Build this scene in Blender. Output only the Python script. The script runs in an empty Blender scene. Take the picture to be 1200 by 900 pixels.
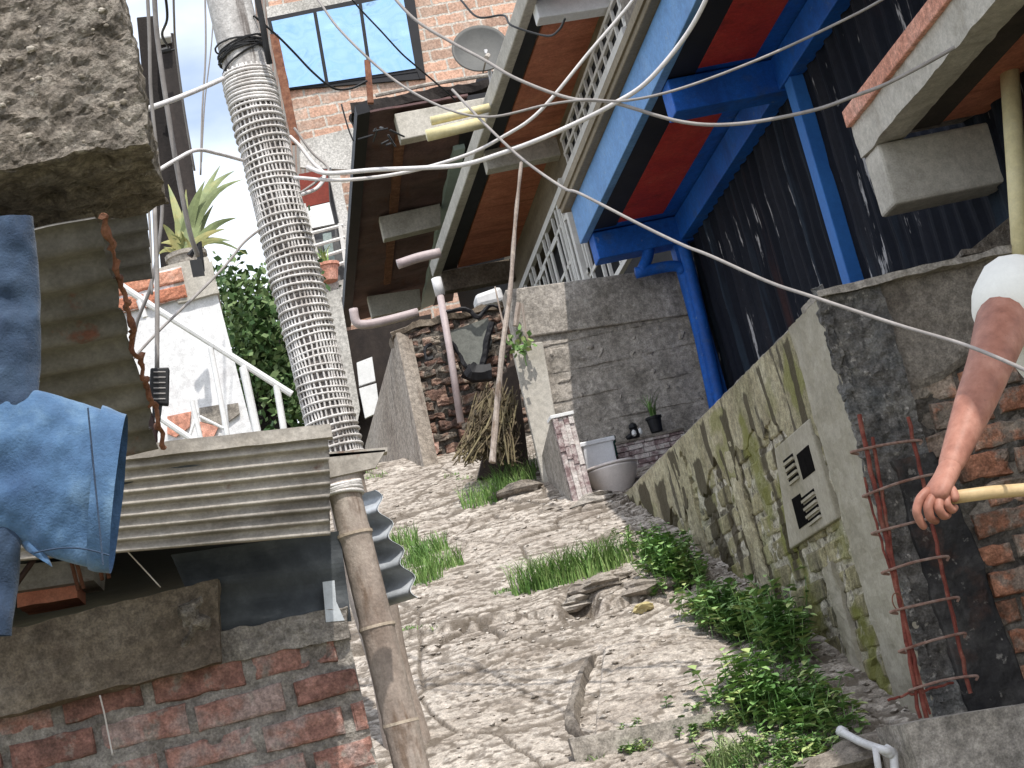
import bpy, math, random
import numpy as np
from mathutils import Matrix, Vector
random.seed(7); np.random.seed(7)
V3 = lambda *a: np.array(a, float)
sc = bpy.context.scene
col = sc.collection
# ------------------------------------------------------------------ camera
F = 2100.0; ROLL = math.radians(14)
def _cd(u, v): return np.array([(u-600)/F, (450-v)/F, -1.0])
yc = _cd(370, 940); yc /= np.linalg.norm(yc)
hh = np.array([math.cos(ROLL), math.sin(ROLL), 0.0])
zc = np.cross(hh, yc); zc /= np.linalg.norm(zc)
xc = np.cross(yc, zc)
CM = np.array([xc, yc, zc])
cam = bpy.data.cameras.new('camera'); camo = bpy.data.objects.new('camera', cam); col.objects.link(camo)
cam.sensor_width = 36; cam.sensor_fit = 'HORIZONTAL'; cam.lens = 36*F/1200; cam.clip_start = .05; cam.clip_end = 2000
camo.matrix_world = Matrix(CM.tolist()).to_4x4()
sc.camera = camo
# ------------------------------------------------------------------ light
SUN = np.array([.15, -.50, .85]); SUN /= np.linalg.norm(SUN)
w = bpy.data.worlds.new("World"); sc.world = w; w.use_nodes = True
nt = w.node_tree; bg = nt.nodes['Background']
sky = nt.nodes.new('ShaderNodeTexSky'); sky.sky_type = 'NISHITA'; sky.sun_disc = False
sky.sun_elevation = math.asin(SUN[2]); sky.sun_rotation = math.atan2(SUN[0], SUN[1])
sky.air_density = 1.0; sky.dust_density = 2.0; sky.ozone_density = 1.0
tc = nt.nodes.new('ShaderNodeTexCoord'); mp = nt.nodes.new('ShaderNodeMapping'); mp.inputs['Scale'].default_value = (1, 1, 2.2)
nz = nt.nodes.new('ShaderNodeTexNoise'); nz.inputs['Scale'].default_value = 4.2; nz.inputs['Detail'].default_value = 8
mr = nt.nodes.new('ShaderNodeMapRange'); mr.inputs['From Min'].default_value = .22; mr.inputs['From Max'].default_value = .58
mx = nt.nodes.new('ShaderNodeMixRGB'); mx.inputs['Color2'].default_value = (6.2, 6.5, 7.0, 1)
nt.links.new(tc.outputs['Generated'], mp.inputs[0]); nt.links.new(mp.outputs[0], nz.inputs['Vector'])
nt.links.new(nz.outputs['Fac'], mr.inputs['Value']); nt.links.new(mr.outputs[0], mx.inputs['Fac'])
nt.links.new(sky.outputs[0], mx.inputs['Color1']); nt.links.new(mx.outputs[0], bg.inputs['Color'])
bg.inputs['Strength'].default_value = 0.15
sl = bpy.data.lights.new('sun', 'SUN'); sl.energy = 2.7; sl.angle = math.radians(.6); sl.color = (1, .955, .88)
so = bpy.data.objects.new('sun', sl); col.objects.link(so)
so.rotation_euler = Vector(SUN.tolist()).to_track_quat('Z', 'Y').to_euler()
sc.view_settings.view_transform = 'Standard'; sc.view_settings.look = 'None'
sc.view_settings.exposure = 0.65; sc.view_settings.gamma = 1.0
sc.render.engine = 'CYCLES'
sc.cycles.max_bounces = 6; sc.cycles.diffuse_bounces = 4

# ------------------------------------------------------------------ rays: pixel of the photograph -> point on a world plane
def ray(u, v): return CM @ _cd(u, v)
def P(u, v, Y): r = ray(u, v); return r*Y/r[1]
def PX(u, v, X): r = ray(u, v); return r*X/r[0]
def PZ(u, v, Z): r = ray(u, v); return r*Z/r[2]

# ------------------------------------------------------------------ noise
def _h(i, j, k):
    n = (i.astype(np.int64)*374761393 + j.astype(np.int64)*668265263 + k.astype(np.int64)*2147483647 + 12345) & 0xffffffff
    n = ((n ^ (n >> 13))*1274126177) & 0xffffffff
    n = (n ^ (n >> 16)) & 0xffffff
    return n/float(0xffffff)
def vnoise(p):
    f = np.floor(p); t = p-f; t = t*t*(3-2*t); f = f.astype(np.int64); r = 0
    for a in (0, 1):
        for b in (0, 1):
            for c in (0, 1):
                r = r + _h(f[:, 0]+a, f[:, 1]+b, f[:, 2]+c)*(t[:, 0] if a else 1-t[:, 0])*(t[:, 1] if b else 1-t[:, 1])*(t[:, 2] if c else 1-t[:, 2])
    return r*2-1
def fbm(p, oc=4):
    r = 0; a = .5
    for i in range(oc): r = r + a*vnoise(p*2**i+17.3*i); a *= .5
    return r
def vor(p, sc_=1.0):   # 2-D voronoi: F1, F2, cell id noise
    q = p*sc_; f = np.floor(q).astype(np.int64); F1 = np.full(len(q), 9.); F2 = np.full(len(q), 9.); idn = np.zeros(len(q))
    for a in (-1, 0, 1):
        for b in (-1, 0, 1):
            cx = f[:, 0]+a; cy = f[:, 1]+b; z = np.zeros_like(cx)
            px = cx+_h(cx, cy, z+3); py = cy+_h(cx, cy, z+7)
            d = np.hypot(q[:, 0]-px, q[:, 1]-py); idv = _h(cx, cy, z+11)
            n1 = d < F1
            F2 = np.where(n1, F1, np.minimum(F2, d)); idn = np.where(n1, idv, idn); F1 = np.where(n1, d, F1)
    return F1, F2, idn
def sst(x, a, b): t = np.clip((x-a)/(b-a), 0, 1); return t*t*(3-2*t)

# ------------------------------------------------------------------ materials
MATS = {}
def mat(name, stops, scale=6, rough=.85, bump=.25, bscale=70, overlays=(), metal=0.0, spec=.3, stretch=(1, 1, 1), attr=None, dist=.01, detail=6, wave=None, brick=None, sheen=0, grain=None):
    """stops: colours spread over a noise ramp; overlays: (colour, scale, lo, hi, stretch, strength)"""
    if name in MATS: return MATS[name]
    if grain is None: grain = .55 if rough >= .88 else (.25 if rough >= .7 else .1)
    m = bpy.data.materials.new(name); m.use_nodes = True; t = m.node_tree; N = t.nodes; L = t.links
    b = N['Principled BSDF']; b.inputs['Roughness'].default_value = rough; b.inputs['Metallic'].default_value = metal
    b.inputs['Specular IOR Level'].default_value = spec
    co = N.new('ShaderNodeTexCoord')
    def noise(sca, st, det=detail, off=0.0):
        mp = N.new('ShaderNodeMapping'); mp.inputs['Scale'].default_value = st; mp.inputs['Location'].default_value = (off, off*1.7, off*.6)
        n = N.new('ShaderNodeTexNoise'); n.inputs['Scale'].default_value = sca; n.inputs['Detail'].default_value = det; n.inputs['Roughness'].default_value = .62
        L.new(co.outputs['Object'], mp.inputs[0]); L.new(mp.outputs[0], n.inputs['Vector']); return n
    n0 = noise(scale, stretch)
    r = N.new('ShaderNodeValToRGB'); e = r.color_ramp.elements
    while len(e) < len(stops): e.new(.5)
    for i, c in enumerate(stops):
        e[i].position = .32+.36*i/max(1, len(stops)-1); e[i].color = (*c, 1)
    if attr:
        a = N.new('ShaderNodeAttribute'); a.attribute_name = attr
        ma = N.new('ShaderNodeMath'); ma.operation = 'MULTIPLY_ADD'; ma.inputs[1].default_value = .36; ma.inputs[2].default_value = -.18
        ad = N.new('ShaderNodeMath'); ad.operation = 'ADD'
        L.new(a.outputs['Fac'], ma.inputs[0]); L.new(ma.outputs[0], ad.inputs[0]); L.new(n0.outputs['Fac'], ad.inputs[1]); L.new(ad.outputs[0], r.inputs[0])
    else: L.new(n0.outputs['Fac'], r.inputs[0])
    cur = r.outputs[0]; h = None
    if brick:   # (axes, brick width, row height, mortar colour, mortar size)
        ax, bw_, rh, mc, ms = brick
        sp = N.new('ShaderNodeSeparateXYZ'); cb = N.new('ShaderNodeCombineXYZ'); L.new(co.outputs['Object'], sp.inputs[0])
        L.new(sp.outputs[ax[0]], cb.inputs[0]); L.new(sp.outputs[ax[1]], cb.inputs[1])
        bt = N.new('ShaderNodeTexBrick'); bt.inputs['Scale'].default_value = 1; bt.inputs['Brick Width'].default_value = bw_; bt.inputs['Row Height'].default_value = rh
        bt.inputs['Mortar Size'].default_value = ms; bt.inputs['Mortar Smooth'].default_value = .4
        bt.inputs['Color1'].default_value = (.75, .75, .75, 1); bt.inputs['Color2'].default_value = (1.25, 1.15, 1.1, 1); bt.inputs['Mortar'].default_value = (1, 1, 1, 1)
        wn = noise(9, (1, 1, 1), 3, 4.4); vm = N.new('ShaderNodeVectorMath'); vm.operation = 'MULTIPLY_ADD'
        vm.inputs[1].default_value = (rh*.35, rh*.35, 0); L.new(wn.outputs['Color'], vm.inputs[0]); L.new(cb.outputs[0], vm.inputs[2]); L.new(vm.outputs[0], bt.inputs['Vector'])
        m1 = N.new('ShaderNodeMixRGB'); m1.blend_type = 'MULTIPLY'; m1.inputs[0].default_value = 1; L.new(cur, m1.inputs[1]); L.new(bt.outputs['Color'], m1.inputs[2])
        m2 = N.new('ShaderNodeMixRGB'); m2.inputs[2].default_value = (*mc, 1); L.new(bt.outputs['Fac'], m2.inputs[0]); L.new(m1.outputs[0], m2.inputs[1]); cur = m2.outputs[0]
        h = bt.outputs['Fac']
    for i, o in enumerate(overlays):
        c, s_, lo, hi, st, k = o
        n = noise(s_, st, 5, 3.1*(i+1)); q = N.new('ShaderNodeMapRange'); q.inputs['From Min'].default_value = lo; q.inputs['From Max'].default_value = hi; q.inputs['To Max'].default_value = k
        L.new(n.outputs['Fac'], q.inputs['Value']); x = N.new('ShaderNodeMixRGB'); x.inputs[2].default_value = (*c, 1)
        L.new(q.outputs[0], x.inputs[0]); L.new(cur, x.inputs[1]); cur = x.outputs[0]
    if grain:
        for gs, lo, hi in ((38, 1-grain*.55, 1+grain*.45), (150, 1-grain*.5, 1+grain*.4)):
            gn = noise(gs, (1, 1, 1), 4, gs*.1); gq = N.new('ShaderNodeMapRange'); gq.inputs['From Min'].default_value = .36; gq.inputs['From Max'].default_value = .64
            gq.inputs['To Min'].default_value = lo; gq.inputs['To Max'].default_value = hi; gm = N.new('ShaderNodeVectorMath'); gm.operation = 'SCALE'
            L.new(gn.outputs['Fac'], gq.inputs['Value']); L.new(cur, gm.inputs[0]); L.new(gq.outputs[0], gm.inputs['Scale']); cur = gm.outputs[0]
    L.new(cur, b.inputs['Base Color'])
    nb = noise(bscale, (1, 1, 1), 8, 9.0)
    bp = N.new('ShaderNodeBump'); bp.inputs['Strength'].default_value = bump; bp.inputs['Distance'].default_value = dist
    hs = nb.outputs['Fac']
    if h is not None:
        s = N.new('ShaderNodeMath'); s.operation = 'SUBTRACT'; L.new(hs, s.inputs[0]); L.new(h, s.inputs[1]); hs = s.outputs[0]
    if wave:
        wv = N.new('ShaderNodeTexWave'); wv.inputs['Scale'].default_value = wave[0]; wv.bands_direction = wave[1]; wv.inputs['Distortion'].default_value = wave[2]
        L.new(co.outputs['Object'], wv.inputs['Vector']); s = N.new('ShaderNodeMath'); s.operation = 'ADD'; L.new(hs, s.inputs[0]); L.new(wv.outputs['Fac'], s.inputs[1]); hs = s.outputs[0]
    L.new(hs, bp.inputs['Height']); L.new(bp.outputs[0], b.inputs['Normal'])
    rr = N.new('ShaderNodeMapRange'); rr.inputs['To Min'].default_value = max(0, rough-.15); rr.inputs['To Max'].default_value = min(1, rough+.15)
    L.new(n0.outputs['Fac'], rr.inputs['Value']); L.new(rr.outputs[0], b.inputs['Roughness'])
    if sheen: b.inputs['Sheen Weight'].default_value = sheen
    MATS[name] = m; return m
ST = (1, 1, .12)     # vertical streaks
ONE = (1, 1, 1)
conc = mat('concrete', [(.21, .187, .16), (.34, .307, .27), (.43, .39, .35)], 5, .9, .5, 60, [((.12, .11, .10), 7, .55, .7, ST, .6), ((.5, .47, .42), 22, .62, .7, ONE, .5)])
conc_dk = mat('dark_concrete', [(.13, .108, .088), (.215, .187, .157), (.285, .252, .215)], 5, .92, .6, 50, [((.07, .06, .055), 6, .52, .68, ST, .7)])
conc_br = mat('brown_concrete', [(.10, .077, .058), (.15, .12, .09), (.21, .175, .14)], 4, .92, .5, 50, [((.08, .06, .045), 6, .54, .66, ONE, .7), ((.38, .35, .30), 18, .66, .74, ONE, .6)])
agg = mat('aggregate_concrete', [(.13, .11, .088), (.245, .212, .178), (.39, .35, .30)], 26, .95, 1.0, 90, [((.08, .065, .05), 38, .58, .66, ONE, .8), ((.58, .54, .48), 30, .66, .72, ONE, .8), ((.20, .16, .115), 4, .45, .65, ONE, .4)], dist=.02)
plaster_w = mat('white_plaster', [(.62, .61, .62), (.74, .74, .75), (.80, .80, .81)], 3, .85, .15, 40, [((.42, .39, .36), 5, .62, .75, ST, .5)])
mossy = mat('mossy_blocks', [(.20, .175, .10), (.31, .275, .165), (.40, .36, .24)], 5, .93, .8, 60,
            [((.10, .085, .055), 3.6, .56, .66, (1, 1, .3), .6), ((.16, .165, .05), 2.4, .53, .66, (1, 1, .5), .6), ((.04, .035, .022), 9, .58, .66, (1, 1, .2), .8)], attr='v')
mossy_mortar = mat('mossy_mortar', [(.30, .27, .205), (.44, .40, .32), (.55, .51, .43)], 14, .93, .9, 60,
            [((.15, .16, .05), 2.4, .56, .66, (1, 1, .5), .5), ((.06, .05, .035), 16, .56, .62, ONE, .8)])
mossy_pl = mat('mossy_plaster', [(.24, .205, .13), (.35, .31, .205), (.43, .39, .28)], 6, .93, .7, 60,
            [((.17, .155, .075), 2.2, .52, .66, (1, 1, .5), .6), ((.045, .035, .025), 8, .59, .63, (1, 1, .25), .85), ])
column_pl = mat('column_plaster', [(.28, .255, .20), (.345, .315, .255), (.38, .35, .29)], 5, .9, .3, 60, [((.21, .19, .11), 3, .5, .7, (1, 1, .3), .6)], grain=.18)
black_conc = mat('blackened_concrete', [(.012, .012, .014), (.035, .033, .033), (.10, .095, .09)], 6, .8, .7, 60, [((.30, .28, .25), 24, .62, .68, ONE, .7), ((.10, .05, .035), 5, .56, .66, ONE, .5)])
grey_rough = mat('pitted_grey_concrete', [(.07, .066, .062), (.15, .14, .13), (.25, .235, .21)], 9, .92, .9, 60, [((.42, .39, .35), 28, .59, .66, ONE, .8), ((.03, .03, .03), 14, .60, .68, (1, 1, .3), .8), ((.14, .16, .17), 4, .5, .6, ONE, .3)], dist=.02)
BR = [(.22, .07, .045), (.40, .15, .09), (.52, .24, .15), (.36, .27, .23)]
brick_l = mat('worn_red_brick', [(.16, .085, .068), (.25, .125, .10), (.33, .175, .14), (.34, .25, .225)], 8, .9, .7, 80, [((.27, .235, .205), 12, .56, .64, ONE, .85), ((.10, .05, .04), 7, .60, .70, ONE, .6)], attr='v', dist=.012)
brick_r = mat('weathered_brick', [(.19, .115, .08), (.40, .175, .105), (.56, .27, .17), (.42, .33, .26)], 7, .92, .8, 70, [((.27, .24, .20), 8, .52, .60, ONE, .8), ((.05, .042, .038), 5, .60, .70, ONE, .7)], attr='v', dist=.015)
mortar = mat('mortar', [(.15, .13, .115), (.26, .235, .21), (.34, .31, .275)], 9, .95, .9, 60, dist=.015)
mortar_dk = mat('dark_mortar', [(.05, .045, .04), (.13, .115, .10), (.22, .20, .17)], 9, .95, .9, 60, dist=.015)
brick_old = mat('rubble_brick', [(.09, .06, .05), (.22, .13, .10), (.33, .22, .17), (.38, .33, .27)], 10, .92, .9, 60, [((.06, .05, .045), 9, .55, .63, ONE, .8)], attr='v', dist=.02)
path_m = mat('worn_path_concrete', [(.31, .265, .225), (.44, .39, .34), (.54, .485, .43)], 3.2, .95, 1.0, 55,
             [((.20, .17, .14), 11, .57, .66, ONE, .6), ((.60, .56, .51), 26, .58, .68, ONE, .6)], dist=.012)
rust = mat('rusty_metal', [(.11, .045, .03), (.20, .085, .05), (.27, .14, .09)], 14, .85, .5, 90)
rebar_m = mat('rusty_rebar', [(.10, .026, .020), (.20, .05, .036), (.27, .12, .085)], 20, .8, .5, 120)
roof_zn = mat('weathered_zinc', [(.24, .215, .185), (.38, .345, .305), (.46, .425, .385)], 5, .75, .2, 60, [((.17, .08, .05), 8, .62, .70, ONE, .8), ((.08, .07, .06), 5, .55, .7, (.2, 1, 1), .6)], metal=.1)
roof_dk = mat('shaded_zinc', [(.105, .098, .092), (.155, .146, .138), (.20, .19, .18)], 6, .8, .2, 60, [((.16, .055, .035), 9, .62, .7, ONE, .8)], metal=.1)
galv = mat('galvanised_metal', [(.36, .38, .40), (.50, .53, .56), (.60, .63, .66)], 9, .55, .1, 60, metal=.25)
steel_dk = mat('dark_grey_steel', [(.025, .03, .034), (.05, .056, .062), (.10, .11, .115)], 5, .5, .15, 40, [((.16, .17, .17), 7, .6, .7, (.3, 1, 1), .6)], metal=.3)
bam = mat('bamboo', [(.22, .17, .14), (.345, .285, .245), (.44, .385, .34)], 7, .8, .4, 50, [((.13, .08, .05), 12, .56, .64, (1, 1, .22), .7), ((.55, .49, .41), 9, .60, .68, (1, 1, .2), .5)], stretch=(1, 1, .4))
wood_dk = mat('dark_wood', [(.008, .006, .006), (.018, .014, .013), (.036, .03, .027)], 12, .85, .5, 60, stretch=(1, 1, .1))
pole_m = mat('pole_wood', [(.34, .32, .31), (.50, .48, .465), (.60, .585, .57)], 14, .85, .5, 50, [((.12, .10, .09), 16, .58, .66, (1, 1, .08), .8)], stretch=(1, 1, .12))
pole_dk = mat('pole_wood_shaded_gap', [(.16, .14, .13), (.22, .20, .185)], 10, .9, .3, 50)
rope = mat('white_rope', [(.52, .49, .465), (.67, .64, .62), (.76, .74, .72)], 9, .85, .4, 200, [((.28, .24, .21), 5, .54, .68, ONE, .7)])
cable_w = mat('white_cable', [(.58, .55, .54), (.72, .69, .68)], 8, .5, .05, 60)
cable_g = mat('grey_cable', [(.22, .20, .19), (.34, .315, .30)], 8, .6, .05, 60)
cable_k = mat('black_cable', [(.012, .012, .013), (.03, .03, .032)], 8, .55, .05, 60)
leafA = mat('weed_leaf', [(.09, .19, .05), (.17, .30, .09), (.26, .40, .14), (.36, .42, .16)], 6, .6, .1, 40, attr='v', spec=.35)
leafG = mat('grass_blade', [(.09, .19, .04), (.16, .29, .07), (.27, .37, .13)], 6, .6, .1, 40, attr='v', spec=.3)
leafD = mat('dry_leaf', [(.06, .045, .03), (.13, .10, .06), (.19, .16, .09)], 8, .85, .2, 40, attr='v')
leafT = mat('tree_leaf', [(.04, .09, .025), (.08, .14, .045), (.16, .22, .09)], 3, .6, .1, 40, attr='v')
aloe_m = mat('aloe_leaf', [(.13, .16, .07), (.24, .29, .13), (.40, .36, .15)], 5, .55, .1, 40, attr='v')
blue = mat('blue_paint', [(.008, .075, .34), (.010, .105, .45), (.018, .13, .50)], 3, .62, .12, 60, [((.006, .04, .19), 4, .55, .7, ST, .5), ((.16, .24, .42), 22, .665, .70, ONE, .6), ((.05, .10, .22), 7, .58, .68, ONE, .5)], spec=.3, grain=.25)
bluef = mat('light_blue_paint', [(.10, .24, .50), (.13, .29, .57), (.17, .33, .60)], 3, .65, .2, 60, [((.28, .36, .46), 16, .63, .68, ONE, .5), ((.08, .17, .36), 5, .56, .68, (1, .3, 1), .6)], spec=.3, grain=.2)
voidm = mat('hollow_shade', [(.004, .004, .004), (.008, .007, .007)], 4, .95, .1, 60, spec=.02)
redp = mat('dark_red_paint', [(.32, .022, .018), (.44, .034, .024), (.48, .06, .04)], 3, .75, .25, 60, [((.12, .015, .012), 5, .56, .68, ONE, .6), ((.42, .20, .17), 24, .67, .70, ONE, .5)])
blackp = mat('black_paint', [(.008, .008, .010), (.018, .018, .022)], 4, .6, .1, 60)
blackwall = mat('black_stained_wall', [(.004, .005, .010), (.009, .011, .018), (.020, .021, .028)], 5, .75, .2, 60,
    [((.09, .035, .025), 3.0, .60, .68, (1, 1, .10), .4), ((.03, .045, .065), 5, .56, .66, (1, 1, .06), .7), ((.45, .44, .45), 17, .635, .67, (1, 1, .13), .85)], stretch=(1, 1, .1), spec=.1)
terra = mat('terracotta_soffit', [(.40, .14, .085), (.52, .19, .115), (.60, .25, .155)], 4, .85, .25, 60, [((.26, .085, .05), 3, .5, .65, (.4, 3, 1), .6)])
terra_l = mat('terracotta_block', [(.50, .22, .15), (.60, .29, .21), (.64, .36, .28)], 5, .88, .4, 60)
beige = mat('beige_beam', [(.36, .335, .29), (.46, .43, .38), (.52, .49, .44)], 4, .85, .2, 60, [((.25, .22, .18), 5, .6, .72, ST, .5)])
whitep = mat('white_paint', [(.68, .68, .68), (.78, .78, .78)], 6, .55, .08, 60, [((.4, .34, .29), 14, .66, .72, ONE, .6)])
olive = mat('olive_brown_timber', [(.13, .105, .07), (.20, .165, .115), (.26, .22, .16)], 5, .8, .3, 40, stretch=(1, .15, 1))
teal = mat('pale_teal_paint', [(.34, .44, .44), (.42, .52, .52)], 5, .6, .1, 60)
darkroof = mat('dark_rust_sheet', [(.085, .05, .05), (.13, .078, .078), (.17, .10, .095)], 4, .8, .2, 50, [((.14, .055, .04), 6, .58, .7, (1, .3, 1), .6)])
cream = mat('cream_plastic', [(.60, .52, .28), (.70, .62, .36), (.74, .67, .43)], 7, .5, .05, 60)
pvc = mat('white_plastic', [(.58, .57, .58), (.70, .70, .71)], 6, .45, .05, 60, [((.42, .39, .36), 9, .6, .7, ONE, .5)])
pvc_p = mat('dull_pink_plastic', [(.36, .29, .29), (.47, .40, .40)], 6, .5, .05, 60)
ceramic = mat('ceramic', [(.72, .73, .76), (.80, .81, .84)], 3, .25, .02, 60, spec=.5)
ceramic2 = mat('cream_ceramic', [(.62, .56, .54), (.72, .66, .63)], 3, .3, .02, 60, spec=.5)
stone_t = mat('stone_cladding', [(.22, .15, .15), (.45, .37, .36), (.62, .56, .53), (.68, .63, .60)], 30, .85, .8, 60, attr='v')
farbrick = mat('far_brick', [(.40, .25, .19), (.50, .33, .25), (.56, .42, .34)], 1.2, .9, .4, 30, [((.58, .54, .48), 1.6, .58, .7, ONE, .5)], brick=((0, 2), .42, .17, (.50, .46, .41), .018))
farplaster = mat('far_plaster', [(.36, .34, .31), (.50, .48, .45), (.58, .56, .53)], 1.2, .9, .4, 12)
denim_l = mat('faded_denim', [(.03, .07, .15), (.062, .13, .24), (.16, .26, .37)], 7, .9, .35, 260, [((.25, .33, .40), 5, .58, .70, ONE, .7)], sheen=.2, grain=.12)
denim_d = mat('dark_denim', [(.012, .024, .05), (.024, .045, .085), (.05, .085, .14)], 7, .9, .35, 260, sheen=.2, grain=.12)
skin_m = mat('skin', [(.24, .095, .065), (.34, .15, .105), (.42, .21, .155)], 14, .55, .3, 60, [((.22, .08, .055), 9, .58, .7, ONE, .5), ((.20, .09, .065), 60, .66, .70, ONE, .5)], spec=.35, dist=.004)
shirt_m = mat('white_cotton', [(.74, .73, .68), (.80, .79, .74)], 5, .9, .1, 120, grain=.04)
trouser_m = mat('dark_trousers', [(.03, .035, .045), (.05, .055, .07)], 7, .9, .15, 120)
hair_m = mat('black_hair', [(.01, .009, .008), (.02, .017, .015)], 30, .6, .4, 120)
stick_m = mat('yellow_wood', [(.46, .33, .17), (.58, .43, .24), (.64, .50, .31)], 20, .5, .1, 60, stretch=(.1, 1, 1))
grillem = mat('white_iron', [(.56, .54, .51), (.70, .68, .65)], 9, .6, .1, 60)
dishm = mat('grey_dish_metal', [(.085, .085, .082), (.115, .115, .11)], 5, .6, .05, 60)
glassd = mat('dark_glass', [(.02, .025, .03), (.03, .035, .04)], 3, .12, .0, 60, spec=.6)
soil = mat('hillside_soil', [(.10, .085, .055), (.16, .14, .09), (.10, .15, .05)], .9, .95, .8, 6)
mg = bpy.data.materials.new('mirror_glass'); mg.use_nodes = True
_b = mg.node_tree.nodes['Principled BSDF']; _b.inputs['Base Color'].default_value = (.36, .56, .80, 1); _b.inputs['Metallic'].default_value = .9; _b.inputs['Roughness'].default_value = .04
_n = mg.node_tree.nodes.new('ShaderNodeTexNoise'); _n.inputs['Scale'].default_value = 1.6; _n.inputs['Detail'].default_value = 1.5
_c = mg.node_tree.nodes.new('ShaderNodeTexCoord'); _p = mg.node_tree.nodes.new('ShaderNodeBump'); _p.inputs['Strength'].default_value = 1.0; _p.inputs['Distance'].default_value = .16   # wavy old glass
mg.node_tree.links.new(_c.outputs['Object'], _n.inputs['Vector']); mg.node_tree.links.new(_n.outputs['Fac'], _p.inputs['Height']); mg.node_tree.links.new(_p.outputs[0], _b.inputs['Normal'])
MATS['mirror'] = mg

# ------------------------------------------------------------------ mesh builder
class MB:
    def __init__(s): s.v = []; s.f = []; s.m = []; s.a = []; s.n = 0
    def add(s, vs, fs, mi=0, av=.5):
        vs = np.asarray(vs, float).reshape(-1, 3); s.v.append(vs)
        s.f += [tuple(int(i)+s.n for i in f) for f in fs]; s.m += [mi]*len(fs)
        s.a.append(np.full(len(vs), av) if np.isscalar(av) else np.asarray(av, float)); s.n += len(vs); return s
    def slab(s, a, b, c, d, n, mi=0, av=.5):        # quad abcd extruded by vector n
        q = [np.asarray(x, float) for x in (a, b, c, d)]; n = np.asarray(n, float); q2 = [x+n for x in q]
        return s.add(q+q2, [(0, 1, 2, 3), (7, 6, 5, 4), (0, 4, 5, 1), (1, 5, 6, 2), (2, 6, 7, 3), (3, 7, 4, 0)], mi, av)
    def box(s, x0, x1, y0, y1, z0, z1, mi=0, av=.5):
        return s.slab((x0, y0, z0), (x1, y0, z0), (x1, y0, z1), (x0, y0, z1), (0, y1-y0, 0), mi, av)
    def poly(s, pts, n, mi=0, av=.5):
        k = len(pts); n = np.asarray(n, float); q = [np.asarray(p, float) for p in pts]
        return s.add(q+[p+n for p in q], [tuple(range(k)), tuple(range(2*k-1, k-1, -1))]+[(i, i+k, (i+1) % k+k, (i+1) % k) for i in range(k)], mi, av)
    def tube(s, pts, r, seg=8, mi=0, av=.5, cap=True, closed=False):
        pts = [np.asarray(p, float) for p in pts]; k = len(pts); R = [r]*k if np.isscalar(r) else r
        vs = []; up = None
        for i, p in enumerate(pts):
            t = (pts[(i+1) % k] if (closed or i < k-1) else p)-(pts[i-1] if (closed or i > 0) else p); t = t/(np.linalg.norm(t)+1e-12)
            if up is None: up = np.cross(t, (0, 0, 1) if abs(t[2]) < .9 else (1, 0, 0))
            up = up-t*np.dot(up, t); up /= np.linalg.norm(up)+1e-12; w_ = np.cross(t, up)
            for j in range(seg):
                an = 2*math.pi*j/seg; vs.append(p+R[i]*(math.cos(an)*up+math.sin(an)*w_))
        fs = [(i*seg+j, i*seg+(j+1) % seg, ((i+1) % k)*seg+(j+1) % seg, ((i+1) % k)*seg+j) for i in range(k if closed else k-1) for j in range(seg)]
        if cap and not closed: fs += [tuple(range(seg-1, -1, -1)), tuple(range((k-1)*seg, k*seg))]
        return s.add(vs, fs, mi, av)
    def lathe(s, c, prof, seg=24, axis=(0, 0, 1), mi=0, av=.5):
        c = np.asarray(c, float); ax = np.asarray(axis, float); ax /= np.linalg.norm(ax)
        e1 = np.cross(ax, (0, 0, 1) if abs(ax[2]) < .9 else (1, 0, 0)); e1 /= np.linalg.norm(e1); e2 = np.cross(ax, e1)
        vs = [c+ax*z+r*(math.cos(2*math.pi*j/seg)*e1+math.sin(2*math.pi*j/seg)*e2) for r, z in prof for j in range(seg)]
        k = len(prof)
        return s.add(vs, [(i*seg+j, i*seg+(j+1) % seg, (i+1)*seg+(j+1) % seg, (i+1)*seg+j) for i in range(k-1) for j in range(seg)]+[tuple(range(seg-1, -1, -1)), tuple(range((k-1)*seg, k*seg))], mi, av)
    def grid(s, fn, nu, nv, mi=0, av=.5, flip=False):
        u, v = np.meshgrid(np.linspace(0, 1, nu), np.linspace(0, 1, nv)); p = fn(u.ravel(), v.ravel())
        fs = [(j*nu+i, j*nu+i+1, (j+1)*nu+i+1, (j+1)*nu+i) for j in range(nv-1) for i in range(nu-1)]
        if flip: fs = [f[::-1] for f in fs]
        return s.add(p, fs, mi, av)
    def rbox(s, a, U, W, N, res=.03, amp=.01, nsc=12, mi=0, av=.5):   # closed rough box, displaced by 3-D noise
        a, U, W, N = [np.asarray(x, float) for x in (a, U, W, N)]
        L = [np.linalg.norm(x) for x in (U, W, N)]; k = [max(2, int(l/res)+1) for l in L]; c = a+(U+W+N)/2
        def face(o, A, B, na, nb, fl):
            def fn(u, v):
                p = o+np.outer(u, A)+np.outer(v, B); q = p*nsc
                d = np.stack([fbm(q), fbm(q+31.7), fbm(q+77.1)], 1)*amp; return p+d
            s.grid(fn, na, nb, mi, av, fl)
        face(a, U, W, k[0], k[1], False); face(a+N, U, W, k[0], k[1], True)
        face(a, U, N, k[0], k[2], True); face(a+W, U, N, k[0], k[2], False)
        face(a, W, N, k[1], k[2], False); face(a+U, W, N, k[1], k[2], True)
        return s
    def mesh(s, name, mats, smooth=False):
        me = bpy.data.meshes.new(name); me.from_pydata(np.concatenate(s.v).tolist(), [], s.f)
        for m in (mats if isinstance(mats, (list, tuple)) else [mats]): me.materials.append(m)
        me.polygons.foreach_set('material_index', s.m)
        at = me.attributes.new('v', 'FLOAT', 'POINT'); at.data.foreach_set('value', np.concatenate(s.a))
        if smooth: me.polygons.foreach_set('use_smooth', [True]*len(s.f))
        me.update(); return me
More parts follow.
